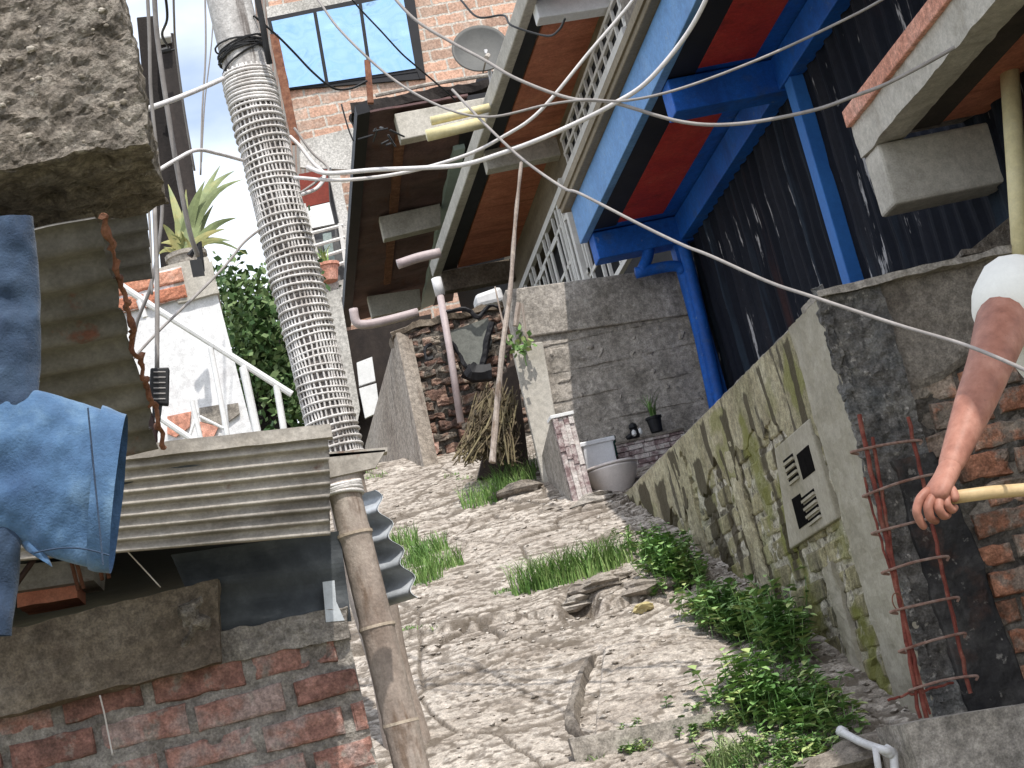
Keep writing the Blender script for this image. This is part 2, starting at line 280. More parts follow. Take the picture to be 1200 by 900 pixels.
WL = {}
def wloc(o): return WL.get(o.name, np.zeros(3))
def obj(name, mb, mats, parent=None, smooth=False, bevel=0, label=None, cat=None, group=None, kind=None, base=None):
    me = mb.mesh(name, mats, smooth); o = bpy.data.objects.new(name, me); col.objects.link(o)
    vs = np.empty(len(me.vertices)*3); me.vertices.foreach_get('co', vs); vs = vs.reshape(-1, 3)
    if parent is not None: o.parent = parent; L = wloc(parent).copy(); o.location = (0, 0, 0); WL[o.name] = L
    else:
        if base is None: mn = vs.min(0); mxx = vs.max(0); L = np.array([(mn[0]+mxx[0])/2, (mn[1]+mxx[1])/2, mn[2]])
        else: L = np.asarray(base, float)
        o.location = L.tolist(); WL[o.name] = L
    me.vertices.foreach_set('co', (vs-L).ravel()); me.update()
    if bevel:
        b = o.modifiers.new('bevel', 'BEVEL'); b.width = bevel; b.segments = 2; b.limit_method = 'ANGLE'
    tag(o, label, cat, group, kind); return o
def tag(o, label=None, cat=None, group=None, kind=None):
    if label: o['label'] = label
    if cat: o['category'] = cat
    if group: o['group'] = group
    if kind: o['kind'] = kind
def thing(name, label, cat, loc, group=None):
    o = bpy.data.objects.new(name, None); o.empty_display_size = .1; col.objects.link(o)
    o.location = [float(x) for x in loc]; WL[o.name] = np.array(loc, float); tag(o, label, cat, group); return o
def spline(pts, n=8):
    p = [np.asarray(q, float) for q in pts]; p = [2*p[0]-p[1]]+p+[2*p[-1]-p[-2]]; out = []
    for i in range(1, len(p)-2):
        for t in np.arange(0, 1, 1/n):
            out.append(.5*((2*p[i])+(-p[i-1]+p[i+1])*t+(2*p[i-1]-5*p[i]+4*p[i+1]-p[i+2])*t*t+(-p[i-1]+3*p[i]-3*p[i+1]+p[i+2])*t**3))
    return out+[p[-2]]

def bricks(mb, o, U, W, N, lw, lh, bl, bh, mo, proud=.012, jit=.004, bi=0, mi=1, keep=None, hole=None, seed=0, rough=.004, mres=.02, mamp=.006, sub=(6, 4), mortar_n=0.0):
    """bricks on plane o + u*U + w*W, N outward; every brick a rounded displaced block; mortar a rough sheet"""
    rs = np.random.RandomState(seed); o, U, W, N = [np.asarray(x, float) for x in (o, U, W, N)]
    def ms(u, v):
        p = o+np.outer(u*lw, U)+np.outer(v*lh, W); return p+np.outer(mortar_n+fbm(p*14, 4)*mamp*2, N)
    mb.grid(ms, max(2, int(lw/mres)), max(2, int(lh/mres)), mi, .5)
    row = 0; z = 0.
    while z < lh-.01:
        x = -(bl*.5 if row % 2 else 0)-rs.rand()*bl*.1; h = min(bh, lh-z)
        while x < lw:
            l = bl*(1+rs.uniform(-.12, .08)); x0 = max(x, 0); x1 = min(x+l, lw); x += l+mo*rs.uniform(.7, 1.5)
            if x1-x0 < .03: continue
            if keep and not keep((x0+x1)/2, z+h/2): continue
            na, nb = sub; cr = rs.uniform(-jit, jit, (4,)); pr = proud+rs.uniform(-.5, .5)*jit*1.5; val = rs.rand(); off = rs.rand()*50
            def fn(u, v):
                uu = x0+(x1-x0)*u; vv = z+h*v+cr[0]*(1-u)*(1-v)+cr[1]*u*(1-v)+cr[2]*u*v+cr[3]*(1-u)*v
                p = o+np.outer(uu, U)+np.outer(vv, W); e = np.minimum(np.minimum(u, 1-u)*(x1-x0), np.minimum(v, 1-v)*h)
                dep = np.where(e < 1e-5, -.012, pr-.004*(e < .006))+fbm(p*30+off, 3)*rough
                dep = dep-.02*sst(fbm(p*9+off, 3), .28, .42)
                q = fbm(p*25+off, 2)*rough
                return p+np.outer(dep, N)+np.outer(q, W)
            us = np.array([0, .0+.02]+list(np.linspace(.06, .94, na))+[.98, 1]); vs_ = np.array([0, .05]+list(np.linspace(.14, .86, nb))+[.95, 1])
            u, v = np.meshgrid(us, vs_); p = fn(u.ravel(), v.ravel()); nu = len(us); nv = len(vs_)
            mb.add(p, [(j*nu+i, j*nu+i+1, (j+1)*nu+i+1, (j+1)*nu+i) for j in range(nv-1) for i in range(nu-1)], bi, val)
        z += bh+mo; row += 1
def corrug(mb, a, b, c, d, waves, amp, mi=0, th=.003, sub=10, jag=0, nu=14, seed=1, dent=.004, profile=None):
    """sheet abcd (a->b along the ridges, a->d across them)"""
    a, b, c, d = [np.asarray(x, float) for x in (a, b, c, d)]; n = np.cross(b-a, d-a); n /= np.linalg.norm(n); rs = np.random.RandomState(seed)
    nv = waves*sub+1; J = jag*fbm(np.stack([np.linspace(0, 1, nv)*waves*1.4, np.zeros(nv), np.zeros(nv)+seed], 1), 3)*2
    def fn(off):
        def g(u, v):
            vv = v; uu = u*(1+np.interp(v, np.linspace(0, 1, nv), J))
            p = a+np.outer(uu, b-a)+np.outer(vv, d-a)+(np.outer(uu*vv, c-b-d+a))
            wv = np.sin(vv*waves*2*math.pi)
            if profile == 'rib': wv = -np.exp(-((((vv*waves) % 1)-.5)/.13)**2)*2+.3
            elif profile: wv = np.sign(wv)*np.abs(wv)**profile
            return p+np.outer(wv*amp+off+fbm(p*5, 3)*dent, n)
        return g
    mb.grid(fn(0), nu, nv, mi); mb.grid(fn(-th), nu, nv, mi, flip=True)
    # close the cut edges
    A = mb.v[-2]; B = mb.v[-1]; n0 = mb.n-len(A)-len(B); n1 = mb.n-len(B)
    for j in range(nv-1):
        for i in (0, nu-1): mb.f.append((n0+j*nu+i, n0+(j+1)*nu+i, n1+(j+1)*nu+i, n1+j*nu+i)); mb.m.append(mi)
    for i in range(nu-1):
        for j in (0, nv-1): mb.f.append((n0+j*nu+i, n0+j*nu+i+1, n1+j*nu+i+1, n1+j*nu+i)); mb.m.append(mi)

# ------------------------------------------------------------------ ground
def base(y):
    y = np.asarray(y, float)
    return np.interp(y, [-60, 0, 5.5, 11.7, 30, 120], [-8, -1.46, -.26, 2.03, 4.2, 12])
curbA = P(668, 868, 5.98); curbB = P(836, 836, 5.98)
rimA = P(690, 858, 6.05); rimB = P(706, 762, 6.95)
HOLE = (P(686, 727, 7.62)[0], 7.62)
def G(x, y, fine=True, with_dirt_shade=False):
    x = np.atleast_1d(np.asarray(x, float)); y = np.atleast_1d(np.asarray(y, float)); z = base(y)
    p3 = np.stack([x, y, np.zeros_like(x)], 1)
    inx = sst(x, -.1, .15)*(1-sst(x, 2.0, 2.3))
    # raised slab behind the kerb
    xe = np.interp(y, [rimA[1], rimB[1]], [rimA[0], rimB[0]])
    m = sst(x, xe-.005, xe+.02)*sst(y, 6.0, 6.03)*(1-sst(y, 6.9, 7.4))*(1-sst(x, 1.45, 1.7))
    z = z+m*np.interp(y, [6.0, 6.25, 6.7, 7.3], [.045, .065, .05, -.01])
    hx, hy = HOLE; z = z-.10*np.exp(-(((x-hx)/.07)**2+((y-hy)/.11)**2)**2)
    # broken ledge line across the path near y = 7.75
    yl = 7.62+.10*np.sin(x*3.1)+.05*fbm(p3*4, 3)
    z = z+.035*sst(y, yl, yl+.02)*inx-.035*sst(y, 8.3, 9.6)*inx
    if fine:
        w2 = np.stack([x+.06*fbm(p3*3, 3), y+.06*fbm(p3*3+9, 3)], 1)
        F1, F2, idn = vor(w2*np.array([1, 1.5]), 3.4); e = sst(F2-F1, .0, .08)
        rocky = sst(y, 7.35, 7.6)*(1-sst(y, 9.9, 10.6))*sst(fbm(p3*1.1+4, 3), -.25, .1)*.8+.08+.6*sst(x, 1.45, 1.7)
        z = z+inx*rocky*((idn-.5)*.030-(1-e)*.018); dirt_shade = np.minimum(1, rocky*1.6)*(1-sst(F2-F1, .01, .10))
        F1, F2, idn = vor(w2+5.3, 1.2); z = z-inx*(1-sst(F2-F1, .0, .025))*.012; dirt_shade = np.maximum(dirt_shade, .9*(1-sst(F2-F1, .008, .035)))
        z = z+inx*(fbm(p3*2.2, 3)*.028+fbm(p3*7, 3)*.006+fbm(p3*34, 3)*.0045)
        pit = sst(fbm(p3*np.array([16, 34, 1])+3, 4), .10, .24)*sst(fbm(p3*2+8, 3), -.3, .05); z = z-inx*.004*pit; dirt_shade = np.maximum(dirt_shade, .8*pit)
        for (fx, fy, o_, dp) in ((2.0, 8, 3.3, .010), (3.0, 15, 8.1, .006), (4.5, 27, 1.7, .004)):
            c_ = vnoise(np.stack([x*fx+1.2*fbm(p3*2+o_, 2), (y-.22*x)*fy+1.5*fbm(p3*3+o_, 3), np.zeros_like(x)+o_], 1)); gt = sst(fbm(p3*1.9+o_*3, 4), .0, .16)
            lo_ = .015+.06*(fbm(p3*12+o_, 2)+.25)
            m_ = gt*(1-sst(np.abs(c_), lo_, lo_+.06)); z = z-inx*dp*m_; dirt_shade = np.maximum(dirt_shade, m_)
        inslab = sst(x, xe-.005, xe+.02)*sst(y, 6.0, 6.03)*(1-sst(y, 7.0, 7.4))*(1-sst(x, 1.45, 1.7))
        dirt_shade = dirt_shade*(1-.85*inslab)*.9; dirt_shade = np.maximum(dirt_shade, .8*sst(fbm(p3*np.array([30, 45, 1])+6, 3), .18, .28))
        if with_dirt_shade: return z, dirt_shade
    return z
def gp(u, v):
    r = ray(u, v); lo = None
    ya = np.arange(3, 12.5, .01); pa_ = np.outer(ya/r[1], r); ok = np.nonzero(G(pa_[:, 0], ya, False) >= pa_[:, 2])[0]
    if len(ok): p = pa_[ok[0]]; return np.array([p[0], p[1], float(G(p[0], p[1])[0])])
    p = r*11.6/r[1]; return np.array([p[0], p[1], float(G(p[0], p[1])[0])])
def mk_sheet(name, xs, ys, m, kind, fine=True, sink=0):
    X, Y = np.meshgrid(xs, ys); Z = G(X.ravel(), Y.ravel(), fine)-sink; nx = len(xs); ny = len(ys)
    av = .5
    if fine: Z, dd = G(X.ravel(), Y.ravel(), True, True); av = 1-dd     # dirt and texture shade, both put into the colour
    mb = MB(); mb.add(np.stack([X.ravel(), Y.ravel(), Z], 1), [(j*nx+i, j*nx+i+1, (j+1)*nx+i+1, (j+1)*nx+i) for j in range(ny-1) for i in range(nx-1)], 0, av)
    return obj(name, mb, m, None, smooth=False, kind=kind)
# cavity dirt plus painted crack shade, a second material pass inside path_m
def attrmix(m, att, lo, hi, c, k):
    t = m.node_tree; g_ = t.nodes.new('ShaderNodeAttribute'); g_.attribute_name = att; q = t.nodes.new('ShaderNodeMapRange')
    q.inputs['From Min'].default_value = lo; q.inputs['From Max'].default_value = hi; q.inputs['To Max'].default_value = k
    mm = t.nodes.new('ShaderNodeMixRGB'); mm.inputs[2].default_value = (*c, 1)
    bs = t.nodes['Principled BSDF']; lk = bs.inputs['Base Color'].links[0].from_socket
    t.links.new(g_.outputs['Fac'], q.inputs['Value']); t.links.new(q.outputs[0], mm.inputs[0]); t.links.new(lk, mm.inputs[1]); t.links.new(mm.outputs[0], bs.inputs['Base Color'])
attrmix(path_m, 'v', .92, .15, (.105, .083, .062), .82)
xs = np.concatenate([np.arange(-.1, 2.3, .008)]); ys = np.arange(5.4, 12.3, .011)
mk_sheet('path', xs, ys, path_m, 'structure')
mk_sheet('ground', np.concatenate([[-150, -80, -40, -20, -10, -5], np.arange(-3, 6, .25), [8, 12, 20, 40, 80, 150]]),
         np.concatenate([[-60, -30, -15, -6], np.arange(-3, 14, .25), [16, 20, 25, 30, 50, 90, 120, 200]]), soil, 'structure', False, .12)
# kerb and rim
mb = MB(); d = curbB-curbA; d[2] = 0
mb.rbox(curbA+V3(0, 0, -.16), curbB-curbA, V3(0, 0, .165), V3(0, .055, 0), .015, .007, 22)
obj('kerb', mb, conc, label='short grey concrete kerb across the path below the white slab', cat='kerb')
mb = MB(); lf = spline([gp(*q) for q in [(702, 758), (682, 788), (664, 818), (658, 845), (668, 862)]], 8); rg = spline([gp(*q) for q in [(707, 764), (699, 790), (694, 820), (690, 845), (698, 860)]], 8); rows = []
for i in range(len(lf)):
    for j in range(9):
        t_ = j/8; p = lf[i]*(1-t_)+rg[i]*t_; rows.append(p+V3(0, 0, -.04+(.035+.045*(t_ < .6))*math.sin(math.pi*t_)**.3*min(1, 6*i/len(lf), 6*(1-i/len(lf)))))
rows = np.array(rows); rows += np.stack([fbm(rows*16)*.012, fbm(rows*16+4)*.012, fbm(rows*30)*.02], 1)
mb.add(rows, [(i*9+j, i*9+j+1, (i+1)*9+j+1, (i+1)*9+j) for i in range(len(lf)-1) for j in range(8)])
obj('kerb', mb, conc_dk, label='curved low concrete rim along the left edge of the white slab', cat='kerb')
# loose stones
rs = np.random.RandomState(3)
def rock(c, r, label, m=conc, sc_=(1, 1, .6), group='loose stones on the path'):
    mb = MB(); n = 10; seg = 14; vs = []
    for i in range(n+1):
        th = math.pi*i/n
        for j in range(seg):
            ph = 2*math.pi*j/seg; vs.append((math.sin(th)*math.cos(ph), math.sin(th)*math.sin(ph), math.cos(th)))
    vs = np.array(vs); vs = vs*(1+.9*fbm(vs*1.6+c[0]*7+c[1]*3, 5))[:, None]*np.array(sc_)*r+np.array(c)
    mb.add(vs, [(i*seg+j, i*seg+(j+1) % seg, (i+1)*seg+(j+1) % seg, (i+1)*seg+j) for i in range(n) for j in range(seg)])
    return obj('stone', mb, m, label=label, cat='stone', group=group)
rock(gp(755, 716)+V3(0, 0, .015), .035, 'small yellowish stone at the top of the white slab', mat('yellow_stone', [(.40, .33, .16), (.5, .42, .22)], 12), (1.3, 1, .7))
rock(gp(700, 690)+V3(0, 0, .01), .09, 'flat pale stone slab below the long grass tuft', path_m, (1.5, .9, .4))
rock(gp(610, 580)+V3(0, 0, .02), .10, 'dark rounded stone at the edge of the upper grass', conc_dk, (1.5, .7, .5))
rock(gp(668, 655+55)+V3(0, 0, .0), .08, 'grey broken stone beside the dark hole in the path', conc, (1.2, .8, .4))
rock(gp(760, 690)+V3(0, 0, .0), .08, 'weathered stone between the ledge and the leafy weeds', path_m, (1.5, .9, .45))
rock(gp(506, 528)+V3(0, 0, .06), .07, 'pink and white broken lump against the rubble wall', mat('pink_lump', [(.5, .28, .22), (.62, .50, .45)], 9), (.7, .8, 1.4))
rock(gp(700, 590)+V3(0, 0, .0), .09, 'broken stone at the foot of the stone-clad pillar', conc, (1.4, .9, .5))
rock(gp(640, 600)+V3(0, 0, .0), .07, 'pale stone left of the stone-clad pillar', path_m, (1.5, .9, .4))
rock(gp(1000, 890)+V3(.0, 0, .0), .12, 'dark grey lump of rubble beneath the white pipe', conc_dk, (1.3, .9, .5))

# gravel and crumbs of mortar lying on the path (uncountable)
mb = MB(); rg_ = np.random.RandomState(77); n_ = 1500; gx_ = rg_.uniform(.4, 1.93, n_); gy_ = rg_.uniform(5.7, 10.8, n_)
side = rg_.rand(n_) < .35; gx_[side] = 1.93-np.abs(rg_.randn(side.sum()))*.10; led = rg_.rand(n_) < .2; gy_[led] = 7.55+rg_.randn(led.sum())*.12
gz_ = G(gx_, gy_)
for k in range(n_):
    r_ = .003+.011*rg_.rand()**3; o8 = np.array([(1, 0, 0), (-1, 0, 0), (0, 1, 0), (0, -1, 0), (0, 0, 1), (0, 0, -1), (.6, .6, .5), (-.6, .6, .5), (-.6, -.6, .5), (.6, -.6, .5)])*r_*rg_.uniform(.6, 1.3, (10, 1))*np.array([1.2, 1, .7])
    mb.add(o8+V3(gx_[k], gy_[k], gz_[k]+r_*.3), [(0, 6, 4, 9), (2, 7, 4, 6), (1, 8, 4, 7), (3, 9, 4, 8), (0, 2, 6), (2, 1, 7), (1, 3, 8), (3, 0, 9), (0, 5, 2), (2, 5, 1), (1, 5, 3), (3, 5, 0)], 0, rg_.rand())
obj('gravel', mb, mat('gravel_crumbs', [(.14, .12, .10), (.34, .30, .26), (.55, .51, .46)], 12, attr='v'), label='loose gravel and mortar crumbs scattered over the path', cat='gravel', kind='stuff')

# ------------------------------------------------------------------ right: mossy block wall, running up the alley
XW = 1.95; YC = 5.5; ZT = 1.17
mb = MB(); L = 9.75-(YC+.20)
def keepL(u, v):
    yy = YC+.2+u; zz = -.9+v
    return zz < 1.05+.06*(yy-6) and zz > base(yy)-.25
bricks(mb, V3(XW, 9.75, -.9), V3(0, -1, 0), V3(0, 0, 1), V3(-1, 0, 0), L, ZT+.88, .24, .085, .020, proud=.012, jit=.005, bi=0, mi=1, keep=lambda u, v: keepL(L-u, v), seed=5, rough=.005, mamp=.012, mres=.012, mortar_n=.006)
wallM = thing('block_wall', 'mossy grey block wall stepping up beside the path with a vent near its corner', 'wall', (XW, YC+.2, -.3))
blk = obj('blocks', mb, [mossy, mossy_mortar], wallM)
mb = MB(); mb.box(XW+.02, XW+.16, YC+.2, 9.75, -.9, ZT-.02); obj('wall_core', mb, conc_dk, wallM)
# upper plaster skin with ragged lower edge and drips of mortar
mb = MB()
def fn(u, v):
    y = YC+.2+u*L; zlo = .84+.04*(y-6)+.06*np.sin(y*5)+.05*np.sin(y*13)+.22*fbm(np.stack([y*6, y*0, y*0], 1), 3); z = zlo+(ZT-zlo)*v
    p = np.stack([np.full_like(y, XW), y, z], 1); dep = .020*sst(v, 0, .04)+fbm(p*6, 3)*.006
    p[:, 0] -= dep; return p
mb.grid(fn, 520, 60, 0, flip=True); skn = obj('plaster_skin', mb, mossy_pl, wallM)
mb = MB(); mb.rbox(V3(XW-.012, YC+.18, ZT-.01), V3(.18, 0, 0), V3(0, L+.02, 0), V3(0, 0, .018), .03, .008, 20); obj('coping', mb, conc, wallM)
for i in range(3):    # vertical mortar ribs
    pass
mb = MB(); a = PX(935, 640, XW); b_ = PX(985, 790, XW)
mb.rbox(V3(XW-.025, 6.12, -.55), V3(.03, 0, 0), V3(0, .12, 0), V3(0, 0, .92), .02, .012, 15); obj('mortar_rib', mb, column_pl, wallM)
mb = MB(); mb.rbox(V3(XW-.02, 7.0, -.1), V3(.03, 0, 0), V3(0, .16, 0), V3(0, 0, 1.1), .02, .012, 15); obj('mortar_rib', mb, mossy_pl, wallM)
mb = MB(); mb.rbox(V3(XW-.02, 7.85, .3), V3(.03, 0, 0), V3(0, .2, 0), V3(0, 0, .8), .02, .012, 15); obj('mortar_rib', mb, mossy_pl, wallM)
STK = [(5.98, .05, 1.17, .80), (6.34, .035, 1.17, .72), (6.62, .045, 1.12, .35), (7.02, .07, 1.12, .10), (7.35, .04, 1.17, .5), (7.62, .08, 1.05, .2), (8.05, .05, 1.17, .4), (8.42, .10, 1.12, .5), (8.85, .09, 1.15, .7), (9.2, .12, 1.14, .8), (9.55, .08, 1.17, .9), (6.48, .02, .95, .4), (7.2, .025, 1.0, .3), (6.15, .02, .3, -.3)]
MOS = [(7.1, .9, .16, .22, .6), (6.75, .8, .12, .2, .8), (7.4, .1, .2, .25, .8), (8.0, .55, .2, .15, .6), (9.0, .95, .3, .12, .4), (6.02, .0, .10, .32, 1), (6.0, .42, .08, .1, .6), (6.62, .50, .14, .26, .9), (6.55, .1, .2, .2, .8), (5.98, 1.0, .12, .12, .7), (6.95, .45, .12, .22, .5), (7.6, .45, .2, .2, .5), (6.3, 1.0, .1, .1, .4), (8.4, .75, .3, .15, .4)]
def masks(o):
    me = o.data; n = len(me.vertices); vs = np.empty(n*3); me.vertices.foreach_get('co', vs); vs = vs.reshape(-1, 3)+wloc(o)
    y, z = vs[:, 1], vs[:, 2]; w1 = fbm(vs*np.array([3, 9, 3]), 4)*.10+fbm(vs*25, 3)*.03; st = np.zeros(n)
    for (c, w_, zt, zb_) in STK:
        ww = w_*(1+.9*fbm(np.stack([y*0+c, z*5, y*0], 1), 3)+.2*(z-zb_)); d = np.abs(y-c+w1*.45*(w_/.06)+.02*np.sin(z*9+c*7))
        st = np.maximum(st, (1-sst(d, ww*.75, ww*1.0))*sst(z, zb_-.06+w1, zb_+.06+w1)*(1-sst(z, zt-.03+w1*.6, zt+w1*.6)))
    ms = np.zeros(n)
    for (cy, cz_, ry, rz, k) in MOS: ms = np.maximum(ms, k*(1-sst(np.hypot((y-cy)/ry, (z-cz_)/rz)+fbm(vs*8, 4)*1.6, .6, 1.15)))
    for nm, a_ in (('st', st), ('ms', ms)): at = me.attributes.new(nm, 'FLOAT', 'POINT'); at.data.foreach_set('value', a_)
for m_ in (mossy, mossy_mortar, mossy_pl):
    attrmix(m_, 'ms', .1, .9, (.165, .17, .03), .85); attrmix(m_, 'st', .2, .8, (.052, .040, .022), .9)
masks(blk); masks(skn)
# vent: cast block with near-black plates painting shade for its openings and slots
def wq(mb, pts, x, d): mb.poly([PX(u, v, XW)*V3(0, 1, 1)+V3(x, 0, 0) for u, v in pts], (d, 0, 0))
mb = MB(); wq(mb, [(916, 524), (956, 489), (990, 606), (934, 642)], XW-.030, .05)
vent = obj('vent_block', mb, column_pl, wallM, bevel=.006)
mb = MB(); wq(mb, [(943, 531), (957, 519), (965, 549), (951, 560)], XW-.032, .006); obj('opening_shade', mb, voidm, vent)
mb = MB(); wq(mb, [(937, 583), (947, 576), (957, 610), (946, 618)], XW-.032, .006); obj('opening_shade', mb, voidm, vent)
for (u0, v0, u1, v1, st) in ((927, 538, 938, 529, (2.2, 7.5)), (949, 581, 963, 570, (2.6, 9.0))):
    mb = MB(); mc = MB()
    for k in range(4):
        a_, b_ = u0+st[0]*k, v0+st[1]*k; c_, d_ = u1+st[0]*k, v1+st[1]*k
        wq(mb, [(a_, b_), (c_, d_), (c_+1, d_+3.4), (a_+1, b_+3.4)], XW-.032, .006); wq(mc, [(a_+1, b_+3.6), (c_+1, d_+3.6), (c_+2, d_+6.6), (a_+2, b_+6.6)], XW-.038, .012)
    obj('slot_shades', mb, voidm, vent); obj('louvres', mc, column_pl, vent)

# corner pillar + frontal brick wall
wallR = thing('brick_wall', 'weathered brick and concrete wall facing the camera behind the man', 'wall', (2.6, YC, -.4))
mb = MB(); mb.rbox(V3(XW-.03, YC-.02, -.75), V3(.02, 0, 0), V3(0, .37, 0), V3(0, 0, ZT+.75), .02, .008, 14)
obj('corner_plaster', mb, column_pl, wallR)
mb = MB(); mb.rbox(V3(XW-.012, YC-.02, -.75), V3(.20, 0, 0), V3(0, .20, 0), V3(0, 0, ZT+.77), .012, .020, 26)
mb.rbox(V3(XW-.035, YC-.03, -.7), V3(.03, 0, 0), V3(0, .03, 0), V3(0, 0, ZT+.74), .009, .022, 40)
obj('corner_pillar', mb, grey_rough, wallR)
mb = MB(); mb.box(XW+.17, 3.6, YC+.035, YC+.15, -.75, ZT+.02); obj('wall_core', mb, conc_dk, wallR)
mb = MB(); bricks(mb, V3(XW+.17, YC+.03, -.75), V3(1, 0, 0), V3(0, 0, 1), V3(0, -1, 0), 1.45, 1.60, .20, .078, .017, proud=.02, jit=.012, seed=9, rough=.010, mamp=.02, mres=.02, sub=(9, 5), keep=lambda u, v: u > .07+.05*math.sin(v*7))
obj('brickwork', mb, [brick_r, mortar_dk], wallR)
mb = MB()
def fn(u, v):
    x = XW+.16+u*1.5; zlo = .83+.05*fbm(np.stack([x*5, x*0, x*0], 1), 3)+.10*sst(x, 2.25, 2.6)-.1*sst(x, 2.7, 3); z = zlo+(ZT+.03-zlo)*v
    p = np.stack([x, np.full_like(x, YC+.015), z], 1); p[:, 1] -= .012*sst(v, 0, .06)+fbm(p*8, 4)*.012; return p
mb.grid(fn, 120, 30); obj('render_patch', mb, conc_dk, wallR)
mb = MB()
def fn(u, v):
    z = -.72+v*1.32; wl = 2.0+.03*fbm(np.stack([z*6, z*0, z*0], 1), 3); wr = 2.27+.05*fbm(np.stack([z*5, z*0+4, z*0], 1), 3)-.10*v; x = wl+(wr-wl)*u
    p = np.stack([x, np.full_like(x, YC-.035), z], 1); ee = np.minimum(u, 1-u); p[:, 1] += .05*(1-sst(ee, 0, .06))-fbm(p*14, 4)*.015; return p
mb.grid(fn, 40, 100); obj('blackened_patch', mb, black_conc, wallR)
mb = MB(); mb.rbox(V3(XW-.03, YC-.05, ZT), V3(1.6, 0, .03), V3(0, .22, 0), V3(0, 0, .022), .03, .012, 18); obj('coping', mb, conc, wallR)
# rebar ladder leaning on it
YR = YC-.10
rb = thing('rebar_cage', 'rusty red ladder of reinforcing bars leaning on the blackened wall', 'rebar', P(1080, 850, YR))
def bar(u0, v0, u1, v1, r, m=rebar_m, Y0=YR, Y1=YR, nm='bar'):
    mb = MB(); a = P(u0, v0, Y0); b = P(u1, v1, Y1); k = 26; pts = [a+(b-a)*i/k+V3(*(np.random.randn(3)*.0015)) for i in range(k+1)]
    mb.tube(pts, [r*(1+.12*(i % 2)) for i in range(k+1)], 8); obj(nm, mb, m, rb)
bar(1006, 486, 1086, 842, .0075); bar(1022, 512, 1078, 842, .006); bar(1012, 560, 1090, 838, .004)
bar(1064, 488, 1137, 812, .0065); bar(1040, 820, 1118, 800, .004, nm='loose_wire')
for (u0, v0, u1, v1) in [(1004, 527, 1074, 516), (1018, 578, 1090, 556), (1028, 622, 1086, 608), (1040, 668, 1106, 652), (1050, 714, 1118, 700), (1060, 760, 1126, 742), (1072, 806, 1140, 792)]:
    mb = MB(); mb.tube(spline([P(u0+2, v0+5, YR+.004), P(u0-5, v0+4, YR-.004), P(u0-3, v0+2, YR-.012), P((u0+u1)/2, (v0+v1)/2+random.uniform(-2, 2), YR-.014), P(u1+3, v1, YR-.012), P(u1+4, v1+5, YR-.002)], 5), .0046, 6)
    obj('rung', mb, mat('pale_rust', [(.20, .09, .065), (.34, .25, .21)], 30), rb)
mb = MB(); c_ = P(1052, 705, YR-.01); mb.tube([c_+.016*V3(math.cos(a), 0, 1.7*math.sin(a)) for a in np.linspace(0, 6.28, 20)], .002, 5, closed=True); obj('wire_loop', mb, rust, rb)

# low concrete ledge bottom right
mb = MB(); a = P(1060, 848, 5.05); b = P(1215, 822, 5.05)
mb.rbox(a+V3(0, 0, -.5), b-a, V3(0, 0, .5), V3(0, .28, 0), .03, .008, 9)
obj('concrete_ledge', mb, conc, label='smooth grey concrete ledge in the bottom right corner below the rusty bars', cat='ledge')
# white elbow pipe
mb = MB(); Yp = 5.15
mb.tube(spline([P(985, 857, 5.5), P(1010, 870, 5.35), P(1032, 878, Yp), P(1045, 882, Yp), P(1048, 893, Yp), P(1052, 960, Yp)], 5), .013, 10)
mb.tube([P(1036, 878, Yp), P(1047, 884, Yp)], .018, 10); mb.tube([P(984, 856, 5.5), P(990, 859, 5.48)], .017, 10); mb.tube([P(1026, 876, Yp), P(1032, 920, Yp+.02)], .010, 10)
obj('drain_pipe', mb, pvc, smooth=True, label='white plastic elbow pipe near the ground at the foot of the corner pillar', cat='pipe')

# ------------------------------------------------------------------ black house wall with blue balcony
XB = 2.86; ZB = 2.79; XF = 2.22; YE = 10.05
hb = thing('blue_balcony_house', 'dark stained house with a blue and red painted balcony soffit', 'house', (XB, 8, 1.0))
mb = MB(); a = 0
corrug(mb, (XB, 10.2, -.5), (XB, 10.2, ZB+.3), (XB, 4.4, ZB+.3), (XB, 4.4, -.5), 44, .012, th=.02, nu=60, sub=8, dent=.012, profile=.6)
obj('cladding', mb, blackwall, hb)
mb = MB(); mb.box(XB+.04, XB+2.5, 4.4, 10.3, -.8, 5.4); obj('wall', mb, conc_dk, hb)
def xz(u, v): return PZ(u, v, ZB)
# soffit (painted ceiling), stripes set proud by a few mm; beams cross below
YN = 4.6
mb = MB(); mb.box(XF, XB+.02, YN, YE, ZB, ZB+.12); obj('balcony_slab', mb, blue, hb, bevel=.004)
ys_b = [PZ(683, 280, ZB)[1], PZ(800, 117, ZB)[1]]
Yb1 = PZ(800, 117, ZB-.12)[1]
mb = MB(); mb.box(XF+.04, XF+.175, YN, YE-.2, ZB-.004, ZB+.002); obj('black_stripe', mb, blackp, hb)
for (y0, y1) in [(Yb1+.16, YE-.26), (Yb1-2.2, Yb1-.06)]:
    mb = MB(); mb.box(XF+.175, XF+.45, y0, y1, ZB-.006, ZB+.002); obj('red_panel', mb, redp, hb)
mb = MB(); mb.box(XF-.012, XF+.035, YN, YE+.02, ZB-.012, ZB+.215); obj('fascia', mb, bluef, hb, bevel=.004)
mb = MB(); mb.box(XF-.06, XF+.03, YN, YE+.1, ZB+.218, ZB+.285); obj('gutter_board', mb, olive, hb, bevel=.006)
mb = MB(); mb.box(XF-.072, XF-.062, YN, YE+.1, ZB+.25, ZB+.295); obj('gutter_lip', mb, olive, hb)
for yy, dz in ((Yb1, .17), (YE-.16, .17)):
    mb = MB(); mb.box(XF+.036, XB, yy, yy+.15, ZB-dz, ZB-.008); obj('cross_beam', mb, blue, hb, bevel=.006)
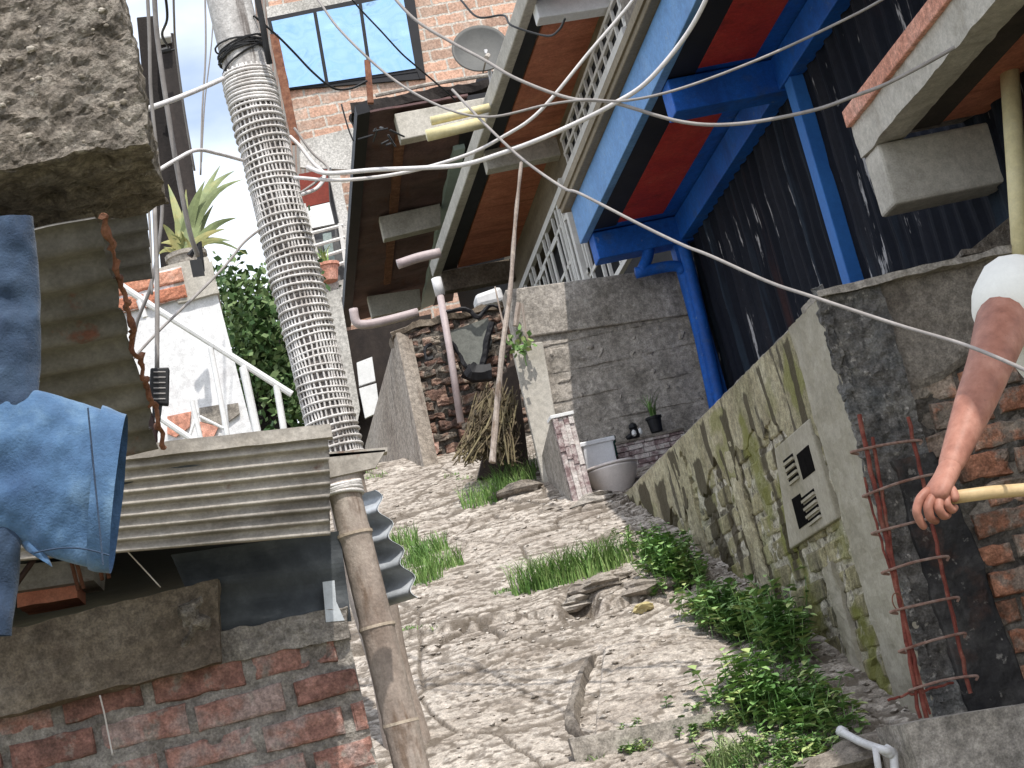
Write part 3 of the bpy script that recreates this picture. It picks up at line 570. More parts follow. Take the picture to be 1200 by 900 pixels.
mb = MB(); mb.box(XB-.10, XB-.015, YN, YE, ZB-.16, ZB-.009); obj('wall_beam', mb, blue, hb, bevel=.005)
pa = PX(938, 95, XB-.05); pb = PX(995, 328, XB-.05)
mb = MB(); mb.box(XB-.09, XB-.02, (pa[1]+pb[1])/2-.05, (pa[1]+pb[1])/2+.05, -.3, ZB-.16); obj('post', mb, mat('blue_post_paint', [(.025, .13, .42), (.035, .17, .50)], 4, .6, .1), hb, bevel=.005)
# blue downpipes in the inner corner
Yd = 9.93
mb = MB(); mb.tube(spline([P(757, 262, Yd), P(760, 295, Yd), P(752, 318, Yd)], 5), .034, 12); mb.tube(spline([P(745, 320, Yd), P(785, 312, Yd), P(800, 316, Yd), P(807, 335, Yd), P(836, 470, Yd), P(850, 540, Yd)], 5), .034, 12)
obj('downpipe', mb, blue, hb, smooth=True)
mb = MB(); mb.tube(spline([P(800, 285, Yd-.03), P(812, 330, Yd-.03), P(842, 462, Yd-.03), P(856, 535, Yd-.03)], 5), .036, 12); obj('downpipe', mb, blue, hb, smooth=True)
mb = MB(); mb.box(2.72, 2.80, Yd, Yd+.10, .9, ZB); obj('corner_strip', mb, blue, hb)

# frontal plastered wall at the end, behind the mossy wall
YK = 10.1
kw = thing('concrete_wall', 'grey plastered block wall below the white grille, half in shadow', 'wall', (2.2, YK, 1.0))
a = P(597, 340, YK); b = P(860, 305, YK)
mb = MB(); bot = 1.0
mb.slab((a[0], YK, a[2]), (b[0], YK, b[2]), (b[0], YK, bot), (a[0]+.02, YK, bot), (0, .18, 0)); obj('wall_core', mb, conc, kw)
mb = MB()
def fn(u, v):
    x = a[0]-.005+u*(b[0]-a[0]); zt = a[2]+(b[2]-a[2])*u; z = bot+(zt-.30-bot)*v
    p = np.stack([x, np.full_like(x, YK-.004), z], 1)
    cour = np.abs(((z+.01*fbm(p*4, 2))*1/.17) % 1-.5); cr = sst(cour, .42, .49)*sst(fbm(p*3+8, 3), -.25, .05)
    p[:, 1] -= fbm(p*7, 4)*.02-.028*cr+.01*sst(fbm(p*18, 3), .3, .4); return p
mb.grid(fn, 160, 150); obj('rough_plaster', mb, conc, kw)
mb = MB(); mb.slab((a[0]-.03, YK-.03, a[2]-.30), (b[0], YK-.03, b[2]-.30), (b[0], YK-.03, b[2]), (a[0]-.03, YK-.03, a[2]), (0, .2, 0)); obj('top_band', mb, conc, kw, bevel=.008)
mb = MB(); e = P(604, 405, 9.9); f = P(636, 480, 9.9)
mb.slab(P(600, 405, YK-.06), P(636, 400, YK-.06), P(664, 560, YK-.06), P(638, 570, YK-.06), (0, .05, 0)); obj('plaster_strip', mb, beige, kw, bevel=.006)
# white plaster blotch
mb = MB(); c_ = P(782, 368, YK-.012); mb.lathe(c_, [(.0, -.004), (.05, -.004), (.07, .012)], 12, (0, 1, 0)); 
mb.v[-1] = c_+(mb.v[-1]-c_)*np.array([1.3, 1, .55])*(1+.5*fbm(mb.v[-1]*14))[:, None]; obj('paint_blotch', mb, beige, kw)

# stone-clad pillar, low brick wall, toilet, pots
YS = 9.45
t1 = P(647, 491, YS); t2 = P(671, 487, YS); b1 = P(676, 603, YS); b2 = P(697, 598, YS)
pl = thing('stone_pillar', 'slim low wall end clad in pinkish stone strips beside the toilet', 'pillar', b1)
mb = MB(); bw = t2[0]-t1[0]; x0 = t1[0]; zb = b1[2]-.1
mb.poly([(x0-.005, YS+.02, zb), (x0-.005, YS+.02, t1[2]), (x0-.005, 10.1, t1[2]-.1), (x0-.005, 10.1, zb)], (bw+.01, 0, 0)); obj('side_wall', mb, conc, pl)
mb = MB(); rs = np.random.RandomState(4); z = zb
xq = 0
while xq < 4:
    z = zb; xa = x0+bw*xq/4+.001; xb = x0+bw*(xq+1)/4-.001
    while z < t1[2]-.01:
        hgt = rs.uniform(.05, .16); mb.box(xa, xb, YS-.004-rs.rand()*.012, YS+.02, z, min(z+hgt, t1[2]-.005), av=rs.rand()); z += hgt+.002
    xq += 1
obj('stone_cladding', mb, stone_t, pl)
mb = MB(); mb.box(x0-.01, x0+bw+.008, YS-.02, YS+.12, t1[2]-.002, t1[2]+.018); obj('cap', mb, whitep, pl, bevel=.003)

YT = 9.75
to = thing('toilet', 'white ceramic toilet with tank discarded behind the stone-clad pillar', 'toilet', P(700, 590, YT))
mb = MB(); q = [P(682, 521, YT), P(718, 513, YT), P(726, 552, YT), P(690, 562, YT)]; mb.slab(*q, (0, .14, 0)); tk = obj('tank', mb, ceramic, to, bevel=.012)
mb = MB(); q = [P(679, 519, YT-.01), P(720, 510, YT-.01), P(721, 515, YT-.01), P(680, 524, YT-.01)]; mb.slab(*q, (0, .16, 0)); obj('lid', mb, ceramic, tk, bevel=.004)
mb = MB(); c_ = P(720, 570, YT-.12); ax = V3(.0, -.25, 1)
mb.lathe(c_+V3(0, 0, -.12), [(.05, 0), (.075, .04), (.105, .10), (.135, .16), (.15, .205), (.152, .215), (.13, .22), (.12, .20)], 28); mb.v[-1] = c_+(mb.v[-1]-c_)*np.array([1.0, 1.25, 1.0]); obj('bowl', mb, ceramic2, to, smooth=True)
mb = MB(); mb.lathe(c_+V3(0, 0, .10), [(.12, 0), (.153, 0), (.156, .008), (.15, .016), (.11, .016)], 28); mb.v[-1] = c_+(mb.v[-1]-c_)*np.array([1.0, 1.25, 1.0]); obj('seat', mb, ceramic2, to, smooth=True)

lw = thing('planter_wall', 'low wall of dark stone strips holding flower pots behind the mossy wall', 'wall', P(760, 560, 10.0))
mb = MB(); p0 = P(720, 520, 9.98); p1 = P(800, 502, 9.98); rs = np.random.RandomState(8)
hgt = .36; z = -hgt
while z < -.02:
    x = 0
    while x < p1[0]-p0[0]:
        l = rs.uniform(.05, .12); zz = p0[2]+(p1[2]-p0[2])*x/(p1[0]-p0[0])
        mb.box(p0[0]+x, p0[0]+min(x+l, p1[0]-p0[0])-.003, 9.965-rs.rand()*.012, 10.0, zz+z, zz+z+.026, av=rs.uniform(0, .7)); x += l
    z += .030
obj('stone_strips', mb, stone_t, lw)
mb = MB(); mb.slab(p0+V3(0, .015, -.01), p1+V3(0, .015, -.01), p1+V3(0, .015, -.4), p0+V3(0, .015, -.4), (0, .10, 0)); mb.slab(p0+V3(-.01, -.03, .0), p1+V3(.0, -.03, .0), p1+V3(0, -.03, -.014), p0+V3(-.01, -.03, -.014), (0, .15, 0)); obj('core', mb, conc_dk, lw)

def blades(mb, c, n, h, r, width, seed, bend=.5, av=None, tip=0.15, lean=(0, 0)):
    rs = np.random.RandomState(seed)
    for i in range(n):
        a = rs.rand()*6.283; rr = r*math.sqrt(rs.rand()); p = np.array(c)+V3(math.cos(a)*rr, math.sin(a)*rr*.7, 0); p[2] = c[2]-.01 if r < .06 else float(G(p[0], p[1])[0])-.008
        ll = h*rs.uniform(.55, 1.1); da = rs.rand()*6.283; k = 5; out = V3(math.cos(da), math.sin(da), 0)*bend*rs.uniform(.3, 1)+V3(lean[0], lean[1], 0); sd = np.cross(out, (0, 0, 1)); sd = sd/(np.linalg.norm(sd)+1e-9)
        vs = []
        for j in range(k+1):
            s = j/k; q = p+V3(0, 0, ll*s*(1-.35*bend*s*s))+out*ll*s*s; ww = width*(1-s*(1-tip))*rs.uniform(.9, 1.1); vs += [q-sd*ww/2, q+sd*ww/2+V3(0, 0, ww*.2)]
        mb.add(vs, [(2*j, 2*j+1, 2*j+3, 2*j+2) for j in range(k)], 0, rs.rand() if av is None else av)
def weeds(mb, pts, n, h, leaf, seed, spread=.08):
    rs = np.random.RandomState(seed)
    for i in range(n):
        c = pts[rs.randint(len(pts))]; p = np.array(c)+V3(*(rs.randn(2)*spread), 0); p[0] = min(p[0], XW-.03); p[2] = float(G(p[0], p[1])[0]); hh_ = h*rs.uniform(.4, 1.1); lean = V3(*(rs.randn(2)*.25), 1)
        tip_ = p+lean*hh_; mb.tube([p, (p+tip_)/2+V3(*(rs.randn(3)*.006)), tip_], .0015, 4, av=.2)
        for k in range(rs.randint(5, 11)):
            s = rs.uniform(.2, 1.05); q = p+(tip_-p)*s; an = rs.rand()*6.283; dr = V3(math.cos(an), math.sin(an), rs.uniform(-.3, .6)); dr /= np.linalg.norm(dr)
            sd = np.cross(dr, (0, 0, 1)); sd /= np.linalg.norm(sd)+1e-9; L_ = leaf*rs.uniform(.6, 1.25); W_ = L_*rs.uniform(.28, .42); up = np.cross(sd, dr)
            vs = [q, q+dr*L_*.35-sd*W_+up*.1*L_, q+dr*L_*.35+up*-.03*L_, q+dr*L_*.35+sd*W_+up*.1*L_, q+dr*L_*.75-sd*W_*.6, q+dr*L_*.75-up*.06*L_, q+dr*L_*.75+sd*W_*.6, q+dr*L_-up*.12*L_]
            mb.add(vs, [(0, 2, 1), (0, 3, 2), (1, 2, 5, 4), (2, 3, 6, 5), (4, 5, 7), (5, 6, 7)], 0, rs.rand())

# pots on the planter wall
def pot(c, r, h, m, name='pot'):
    mb = MB(); mb.lathe(c, [(r*.75, 0), (r*.95, h*.85), (r*1.08, h*.86), (r*1.08, h), (r*.9, h), (r*.85, h*.9)], 18); return mb
c_ = P(770, 506, 9.99); pp = thing('potted_plant', 'black flower pot with a spiky green plant on the planter wall', 'potted plant', c_)
obj('pot', pot(c_, .045, .09, blackp), blackp, pp, smooth=False); mb = MB(); blades(mb, c_+V3(0, 0, .08), 26, .20, .02, .010, 5, .5); obj('leaves', mb, leafG, pp)
c_ = P(745, 513, 9.99); mb = MB(); mb.lathe(c_, [(.025, 0), (.032, .03), (.02, .05), (.026, .06), (.022, .08), (.005, .09)], 12); mb.tube([c_+V3(-.05, 0, .005), c_+V3(.0, 0, .03)], .016, 8)
og = thing('ornament', 'small black and white garden ornament left of the black flower pot', 'ornament', c_); obj('body', mb, blackp, og)
mb = MB(); mb.lathe(c_+V3(-.01, -.03, .015), [(.005, -.01), (.014, 0), (.012, .02), (.004, .028)], 10); mb.lathe(c_+V3(.03, -.03, .02), [(.004, -.012), (.011, 0), (.010, .02), (.004, .026)], 10); obj('white_patch', mb, whitep, og)
c_ = P(714, 525, 9.98); mb = MB(); mb.lathe(c_+V3(0, 0, -.06), [(.038, 0), (.048, .11), (.052, .11), (.052, .12), (.04, .12)], 14); obj('green_pot', mb, mat('dark_green_plastic', [(.01, .06, .05), (.02, .09, .07)], 6, .5, .05), label='dark green plastic pot behind the toilet tank', cat='pot')

# ------------------------------------------------------------------ near right: terracotta balcony with beam and pipe
YB = 5.85; XO = 2.41; ZS = 1.76
tb = thing('terracotta_balcony', 'concrete balcony with terracotta soffit and beige beam in the top right corner', 'balcony', (2.9, YB, ZS))
mb = MB(); mb.rbox(V3(XO, 3.2, ZS), V3(.12, 0, 0), V3(0, YB-3.2+.16, 0), V3(0, 0, .13), .03, .010, 14); obj('edge_beam', mb, beige, tb)
mb = MB(); mb.box(XO-.02, XO+.02, 3.2, YB+.16, ZS+.125, ZS+.19); obj('terracotta_edge', mb, terra_l, tb, bevel=.005)
mb = MB(); mb.box(XO+.02, 3.6, 3.2, YB+.16, ZS+.06, ZS+.16); obj('slab', mb, conc_dk, tb)
mb = MB(); mb.box(XO+.26, 3.6, 3.2, YB, ZS+.03, ZS+.058)
obj('soffit', mb, terra, tb)
mb = MB(); mb.box(XO+.121, XO+.258, 3.2, YB, ZS+.02, ZS+.056); obj('dark_strip', mb, mat('brown_black', [(.035, .028, .024), (.07, .055, .045)], 5), tb)
mb = MB(); mb.box(XO+.01, 3.6, YB, YB+.16, ZS-.235, ZS-.002); obj('cross_beam', mb, beige, tb, bevel=.012)
mb = MB(); mb.box(2.95, 3.6, YB+.16, YB+.3, -.6, ZS+.1); obj('pier', mb, conc_dk, tb)
# added unseen slab above the frame, put in to shade the brick wall
mb = MB(); mb.box(2.1, 3.8, 2.6, 5.8, 2.75, 2.9); mb.box(2.9, 3.8, 5.2, 6.3, ZS+.16, 2.75); obj('added_shade_slab', mb, conc_dk, tb)
mb = MB(); a = P(1182, 68, 5.45); b = P(1199, 320, 5.45); mb.tube([a, (a+b)/2, b], .033, 14); obj('downpipe', mb, cream, smooth=True, label='pale yellow vertical plastic pipe rising above the brick wall', cat='pipe')
mb = MB(); mb.rbox(P(1130, 298, 5.7), P(1200, 290, 5.7)-P(1130, 298, 5.7), V3(0, .3, 0), V3(0, 0, .02), .02, .01, 20)
mb.poly([P(1128, 300, 5.75), P(1200, 240, 5.75), P(1215, 300, 5.75)], (0, .12, 0)); obj('rubble_heap', mb, agg, label='heap of rough grey mortar on top of the brick wall beside the yellow pipe', cat='rubble')

# ------------------------------------------------------------------ house 2: terracotta balcony over white grille
def ZP(Z, pts): return [PZ(u, v, Z) for u, v in pts]
Z2 = 4.70
h2 = thing('grille_house', 'house with terracotta balcony soffit above a white iron grille', 'house', (3.2, 14, 1.8))
def sq(name, pts, m, dz=.05, Z=Z2, par=h2, off=0, bevel=0):
    mb = MB(); q = ZP(Z, pts); q = [p+V3(0, 0, off) for p in q]; mb.poly(q, (0, 0, dz)); return obj(name, mb, m, par, bevel=bevel)
sq('slab', [(512, 318), (600, 300), (760, -20), (632, -20)], conc_dk, .10, off=.02)
sq('edge_beam', [(506, 322), (517, 318), (636, -25), (624, -25)], beige, .14, off=-.03, bevel=.01)
sq('dark_strip', [(518, 317), (534, 313), (652, -25), (636, -25)], blackp, .02, off=-.006)  # black strip paints the shade of the gap beside the edge beam
sq('soffit', [(536, 313), (601, 298), (745, -20), (653, -20)], terra, .02, off=-.010)
def beam2(pts, m, dz, th=.14, par=h2, Z=Z2, name='cross_beam'):   # frontal beam hanging under the soffit
    a = PZ(*pts[0], Z); b = PZ(*pts[1], Z); mb = MB(); mb.slab(a+V3(0, 0, -dz), b+V3(0, 0, -dz), b, a, (0, th, 0)); return obj(name, mb, m, par, bevel=.008)
beam2([(516, 318), (604, 302)], conc_br, .21, .14); beam2([(566, 176), (670, 155)], beige, .17, .14); beam2([(626, 0), (745, -18)], whitep, .13, .14)
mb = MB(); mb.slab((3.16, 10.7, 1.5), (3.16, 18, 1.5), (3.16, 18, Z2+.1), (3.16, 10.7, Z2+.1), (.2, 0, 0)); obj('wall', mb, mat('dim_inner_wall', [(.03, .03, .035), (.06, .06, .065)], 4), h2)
mb = MB(); mb.box(3.02, 3.15, 10.7, 17.5, 4.27, 4.83); obj('wall_band', mb, olive, h2)
mb = MB(); mb.box(3.00, 3.018, 10.5, 13.3, 4.28, 4.54); obj('upper_window', mb, blackp, h2)
mb = MB()
for z in (4.28, 4.40, 4.52): mb.box(2.97, 2.995, 10.5, 13.3, z, z+.028)
for k in range(12): mb.box(2.972, 2.992, 10.6+k*.24, 10.635+k*.24, 4.28, 4.54)
obj('upper_grille', mb, grillem, h2)
# grille: one long window grille in the plane x = 2.45
gx = 2.94; g0, g1 = 10.5, 17.4
gr = obj('grille_frame', (lambda m: (m.box(gx-.02, gx+.02, g0, g1, 4.19, 4.25), m.box(gx-.02, gx+.02, g0, g1, 3.12, 3.16), m)[-1])(MB()), grillem, h2)
mb = MB(); yy = g0+.1; i = 0
while yy < g1:
    mb.box(gx-.012, gx+.012, yy, yy+.036, 3.16, 4.19); yy += (.40 if i % 3 else .20); i += 1
for k in range(5): mb.box(gx-.012, gx+.012, 13.46+.13*k, 13.51+.13*k, 3.16, 4.19)
obj('uprights', mb, grillem, gr)
mb = MB()
for z in (3.40, 3.70, 4.02): mb.box(gx-.006, gx+.006, g0, g1, z, z+.03)
yy = g0+.2
while yy < g1-.5:
    y0, y1, z0, z1 = yy, yy+.41, 3.43, 3.98
    mb.box(gx-.022, gx-.012, y0, y0+.036, z0, z1); mb.box(gx-.022, gx-.012, y1, y1+.036, z0, z1); mb.box(gx-.022, gx-.012, y0, y1, z0, z0+.03); mb.box(gx-.022, gx-.012, y0, y1, z1, z1+.03)
    yy += .85
obj('pattern', mb, grillem, gr)
mb = MB(); mb.box(gx-.05, gx+.02, 13.35, 13.44, 3.1, 4.25); obj('post', mb, grillem, gr)
# long stick leaning up and the forked branch
mb = MB(); pts = spline([P(611, 190, 9.9), P(604, 260, 9.9), P(598, 340, 9.85), P(590, 400, 9.8), P(583, 470, 9.8), P(577, 542, 9.75)], 6)
mb.tube(pts, [.010+.010*i/len(pts)+.0015*math.sin(i*1.7) for i in range(len(pts))], 8); mb.tube(spline([P(596, 400, 9.8), P(588, 372, 9.85), P(580, 336, 9.9)], 5), .005, 6)
obj('branch', mb, bam, label='long thin bare branch leaning up from the dried stalks to the balcony', cat='branch')
mb = MB(); mb.tube([P(608, 355, 10.0), P(604, 382, 10.0)], .018, 6); mb.tube(spline([P(612, 356, 9.98), P(616, 388, 9.98), P(622, 410, 9.95)], 4), .008, 6); obj('stake', mb, bam, label='short wooden stake with a bent twig against the plastered wall corner', cat='stake')

# ------------------------------------------------------------------ house 3: dark metal eave
Z3 = 6.05
h3 = thing('metal_roof_house', 'narrow house with a dark rusty metal eave and pale cross beams', 'house', (2.2, 17, 2.5))
mb = MB(); q = ZP(Z3, [(403, 378), (500, 352), (548, 110), (418, 132)])
corrug(mb, q[3], q[2], q[1], q[0], 9, .016, th=.02, nu=12, dent=.02); obj('eave_sheet', mb, darkroof, h3)
def sq3(n, pts, m, dz, off=0, bevel=0): return sq(n, pts, m, dz, Z3, h3, off, bevel)
sq3('edge_board', [(400, 380), (410, 378), (432, 124), (417, 128)], blackp, .10, -.06)
sq3('joist', [(449, 330), (457, 328), (476, 130), (464, 132)], rust, .04, -.05)
sq3('teal_beam', [(492, 356), (507, 350), (543, 165), (530, 168)], teal, .10, -.08)
sq3('gap_shade_strip', [(507, 356), (530, 350), (572, 110), (545, 115)], blackp, .05, -.03)  # black strip stands in for the shade of a gap
for bq in ([(462, 133), (578, 112), (574, 142), (470, 164)], [(444, 254), (516, 238), (517, 264), (450, 280)], [(430, 347), (492, 338), (494, 360), (436, 372)]):
    yb_ = PZ(*bq[0], Z3-.06)[1]; mb = MB(); mb.poly([P(u, v, yb_) for u, v in bq], (0, .16, 0)); obj('cross_beam', mb, beige, h3, bevel=.01)
mb = MB(); a = P(412, 128, 16.2); b = P(575, 96, 16.2); mb.rbox(a+V3(0, 0, -.05), b-a, V3(0, .4, 0), V3(0, 0, .10), .05, .05, 6); obj('front_edge', mb, wood_dk, h3)
mb = MB(); a = P(440, 112, 16.1); b = P(572, 88, 16.1); mb.tube([a, (a+b)/2+V3(0, 0, .015), b], .022, 8); obj('roof_pipe', mb, conc, h3)
mb = MB(); mb.box(3.25, 4.8, 17.6, 23, 1.8, 6.9); obj('wall', mb, mat('very_dark_wall', [(.012, .012, .018), (.03, .03, .035)], 4), h3)
mb = MB(); mb.tube(spline([P(414, 362, 13.5), P(418, 378, 13.5), P(432, 380, 13.5), P(460, 374, 13.5), P(490, 366, 13.5)], 4), .036, 10); obj('gutter_pipe', mb, pvc_p, h3, smooth=True)
mb = MB(); rs = np.random.RandomState(11)
for k in range(9):
    a = P(435+rs.rand()*30, 150+rs.rand()*22, 13.4); mb.tube([a, a+V3(rs.uniform(-.15, .15), rs.uniform(-.2, .2), rs.uniform(-.05, .1))], .008, 5)
obj('loose_wiring', mb, cable_k, h3)
# yellow rods stored under the eave
for k, (u0, v0, u1, v1, r) in enumerate([(505, 142, 574, 126, .034), (500, 159, 568, 143, .045)]):
    mb = MB(); mb.tube([P(u0, v0, 12.6), P(u1, v1, 12.6)], r, 10)
    obj('plastic_pipe', mb, cream, smooth=True, label=['thinner upper cream plastic pipe stored under the dark eave', 'thicker lower cream plastic pipe stored under the dark eave'][k], cat='pipe', group='cream pipes stored under the eave')
mb = MB(); mb.tube(spline([P(466, 310, 12.2), P(490, 302, 12.2), P(516, 296, 12.2)], 4), .036, 12); obj('drain_pipe', mb, pvc_p, smooth=True, label='short pinkish pipe sticking out left of the terracotta soffit', cat='pipe')
mb = MB(); mb.tube([P(514, 335, 11.5), P(528, 415, 11.45), P(540, 495, 11.4)], .024, 12); dp = obj('downpipe', mb, pvc_p, smooth=True, label='pale pink vertical pipe with white socket on the rubble wall', cat='pipe')
mb = MB(); mb.tube([P(511, 326, 11.5), P(516, 346, 11.5)], .034, 12); obj('socket', mb, pvc, dp, smooth=True)

# rubble wall, sloping concrete wall, dark openings behind
YU = 11.6
mb = MB(); tl = P(462, 392, YU); tr = P(600, 350, YU); bb = 1.7
uw = thing('rubble_wall', 'crumbling rubble and brick wall at the top of the path', 'wall', (tl[0]+.3, YU, 1.9))
H_ = tl[2]-bb; W_ = tr[0]-tl[0]
bricks(mb, V3(tl[0], YU, bb), V3(1, 0, 0), V3(0, 0, 1), V3(0, -1, 0), W_, H_+.02, .15, .055, .018, proud=.025, jit=.02, seed=21, rough=.03, mamp=.03, mres=.02, sub=(6, 4))
obj('brickwork', mb, [brick_old, mortar_dk], uw)
mb = MB(); mb.rbox(V3(tl[0]-.02, YU+.03, bb), V3(W_, 0, 0), V3(0, .18, 0), V3(0, 0, H_), .06, .03, 8); mb.rbox(V3(tl[0]-.02, YU-.04, bb+H_-.01), V3(W_, 0, .02), V3(0, .25, 0), V3(0, 0, .04), .03, .05, 9); obj('core', mb, conc_br, uw)
mb = MB(); q = [P(523, 390, YU-.06), P(572, 372, YU-.06), P(577, 400, YU-.06), P(556, 445, YU-.06), P(545, 428, YU-.06), P(535, 408, YU-.06)]; mb.poly(q, (0, .03, 0)); obj('grey_patch', mb, mat('grey_green_plaster', [(.15, .155, .14), (.21, .215, .195)], 5), uw)
mb = MB(); 
for (pts, r) in [([(577, 378), (570, 400), (566, 425), (558, 440), (548, 428)], .022), ([(588, 368), (600, 372), (603, 385)], .03), ([(530, 400), (540, 420), (552, 434)], .014), ([(505, 403), (497, 410), (500, 420), (508, 418)], .012), ([(548, 432), (556, 438), (575, 436)], .06), ([(520, 366), (545, 362), (560, 372), (572, 360), (586, 362)], .015)]:
    mb.tube(spline([P(u, v, YU-.12) for u, v in pts], 5), r, 7)
mb.v = [x+np.stack([fbm(x*12)*.03]*3, 1) for x in mb.v]
obj('tar_cloth', mb, blackp, label='black torn cloth and hoses hanging on the rubble wall', cat='cloth')
mb = MB(); q = [P(464, 390, YU-.04), P(497, 552, YU-.35), P(418, 556, YU+1.2), P(428, 522, YU+1.2)]
mb.poly([q[0], q[1]+V3(0, 0, -.2), q[2]+V3(0, 0, -.3), q[3]], (.10, .04, 0)); obj('sloping_wall', mb, mat('ribbed_concrete', [(.20, .165, .135), (.29, .25, .21), (.34, .30, .26)], 5, .9, .5, 40, [((.12, .09, .07), 9, .56, .66, ST, .6)], stretch=(1, 1, .2)), label='tapering bare concrete side wall left of the rubble wall', cat='wall')
mb = MB(); mb.slab(P(556, 345, 12.6), P(587, 334, 12.6), P(592, 352, 12.6), P(560, 360, 12.6), (0, .2, 0)); obj('plastic_tank', mb, pvc, bevel=.03, label='pale plastic box on top of the rubble wall under the brown beam', cat='box')
mb = MB(); mb.slab(P(418, 425, 15), P(436, 418, 15), P(440, 446, 15), P(421, 452, 15), (0, .05, 0)); mb.slab(P(421, 455, 15), P(441, 449, 15), P(445, 482, 15), P(428, 490, 15), (0, .05, 0))
dk = thing('rear_hut', 'dark brown shack with two pale window panes behind the wrapped pole', 'hut', P(430, 500, 15.2)); obj('window_pane', mb, whitep, dk)
mb = MB(); mb.poly([P(404, 388, 15.2), P(505, 368, 15.2), P(520, 560, 15.2), P(424, 600, 15.2), P(400, 440, 15.2)], (0, 1.5, 0)); obj('wall', mb, mat('dark_brown_boards', [(.018, .013, .012), (.045, .035, .03)], 6), dk)
mb = MB(); mb.poly([P(376, 345, 15.1), P(398, 338, 15.1), P(422, 480, 15.1), P(405, 560, 15.1)], (0, .2, 0)); obj('side_wall', mb, farplaster, dk)
# dried stalks heap
mb = MB(); rs = np.random.RandomState(2)
apex = P(583, 450, 10.3)
for i in range(420):
    g0 = P(528+rs.rand()*78, 536+rs.rand()*14, 10.15+rs.uniform(-.25, .25)); tp = apex+V3(rs.uniform(-.10, .10), rs.uniform(-.1, .1), rs.uniform(-.12, .02)); s = rs.uniform(.25, 1)
    st = g0+(tp-g0)*rs.uniform(0, .55); en = st+(tp-st)*s+V3(*(rs.randn(3)*.02)); mb.tube([st, (st+en)/2+V3(*(rs.randn(3)*.02)), en], rs.uniform(.002, .006), 4, av=rs.rand())
    for k in range(3):
        q = st+(en-st)*rs.rand(); d = rs.randn(3); d[2] -= 1.0; d = d/np.linalg.norm(d)*rs.uniform(.02, .06); s2 = np.cross(d, rs.randn(3)); s2 = s2/np.linalg.norm(s2)*.009
        mb.add([q-s2, q+s2, q+d+s2*.3, q+d-s2*.3], [(0, 1, 2, 3)], 0, rs.rand())
obj('stalk_heap', mb, leafD, label='heap of dry brown stalks and vines leaning together at the top of the path', cat='dry plants')
mb = MB(); mb.poly([P(588, 440, 10.5), P(604, 415, 10.5), P(622, 560, 10.4), P(560, 560, 10.5)], (0, .12, 0)); obj('dark_board', mb, mat('dark_brown_board', [(.03, .022, .018), (.07, .05, .04)], 6), label='dark brown board behind the dry stalks at the wall end', cat='board')  # even dark brown panel behind the stalks

# ------------------------------------------------------------------ far brick building
YFa = 24
fb = thing('brick_building', 'tall pale red brick building with a mirrored window in the background', 'building', P(450, 500, YFa))
mb = MB(); A = P(300, -60, YFa); B = P(660, -140, YFa); C0 = P(420, 640, YFa)
mb.box(A[0], A[0]+5.4, YFa, YFa+6, 2.2, 12.5); obj('wall', mb, farbrick, fb)
def fq(name, pts, m, y=YFa-.03, d=.06, par=fb, bevel=0): mb = MB(); mb.poly([P(u, v, y) for u, v in pts], (0, d, 0)); return obj(name, mb, m, par, bevel=bevel)
fq('concrete_band', [(312, 8), (420, -12), (421, 0), (314, 22)], farplaster)
fq('concrete_band', [(350, 165), (420, 148), (435, 200), (352, 196)], farplaster, YFa-.05)
fw = fq('window_frame', [(313, 21), (484, -14), (499, 92), (492, 92), (489, 84), (336, 105), (333, 105)], blackp, YFa-.06, .05)
fq('window_frame_fill', [(313, 21), (484, -14), (499, 92), (336, 105)], blackp, YFa-.05, .04, fw)
for k, pts in enumerate([[(318, 25), (367, 15), (381, 97), (336, 103)], [(371, 14), (420, 5), (432, 89), (385, 96)], [(424, 4), (472, -6), (487, 80), (436, 88)]]):
    fq('pane', pts, mg, YFa-.075, .02, fw)
fq('drain_strip', [(316, 40), (326, 40), (352, 168), (342, 168)], rust, YFa-.12, .08)
fq('dark_post', [(427, 70), (434, 70), (438, 120), (431, 120)], rust, 15, .05)
# balcony recess
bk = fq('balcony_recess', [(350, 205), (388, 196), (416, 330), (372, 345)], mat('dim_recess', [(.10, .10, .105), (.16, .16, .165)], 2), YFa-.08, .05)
fq('balcony_soffit', [(350, 204), (384, 198), (386, 236), (355, 243)], mat('dark_red_boards', [(.15, .03, .02), (.24, .05, .035)], 3), YFa-.16, .06, bk)
fq('balcony_wall', [(356, 244), (386, 237), (392, 262), (362, 268)], whitep, YFa-.17, .06, bk)
fq('column', [(386, 206), (398, 203), (416, 295), (408, 330), (400, 272)], farplaster, YFa-.25, .15)
fq('balcony_slab', [(372, 336), (408, 326), (411, 345), (377, 356)], farplaster, YFa-.5, .5, bk)
mb = MB()
for k in range(4): mb.tube([P(362+3.5*k, 274+15*k, YFa-.4), P(402+2*k, 264+14*k, YFa-.4)], .025, 6)
mb.tube([P(398, 262, YFa-.4), P(408, 330, YFa-.4)], .03, 6); obj('railing', mb, grillem, bk)
fq('curtain', [(378, 274), (388, 272), (394, 318), (384, 322)], mat('grey_green_cloth', [(.20, .25, .24), (.3, .35, .34)], 3), YFa-.2, .03, bk)
c_ = P(386, 330, YFa-.7); mb = MB(); mb.lathe(c_, [(.12, 0), (.17, .2), (.19, .2), (.19, .24), (.1, .24)], 14); fp = thing('potted_plant', 'red flower pot on the balcony of the far brick building', 'potted plant', c_); obj('pot', mb, terra_l, fp)
mb = MB(); blades(mb, c_+V3(0, 0, .22), 30, .35, .05, .03, 9, .6); obj('leaves', mb, leafA, fp)
fq('drain_strip', [(350, 240), (358, 238), (405, 420), (398, 425)], farplaster, YFa-.2, .1)

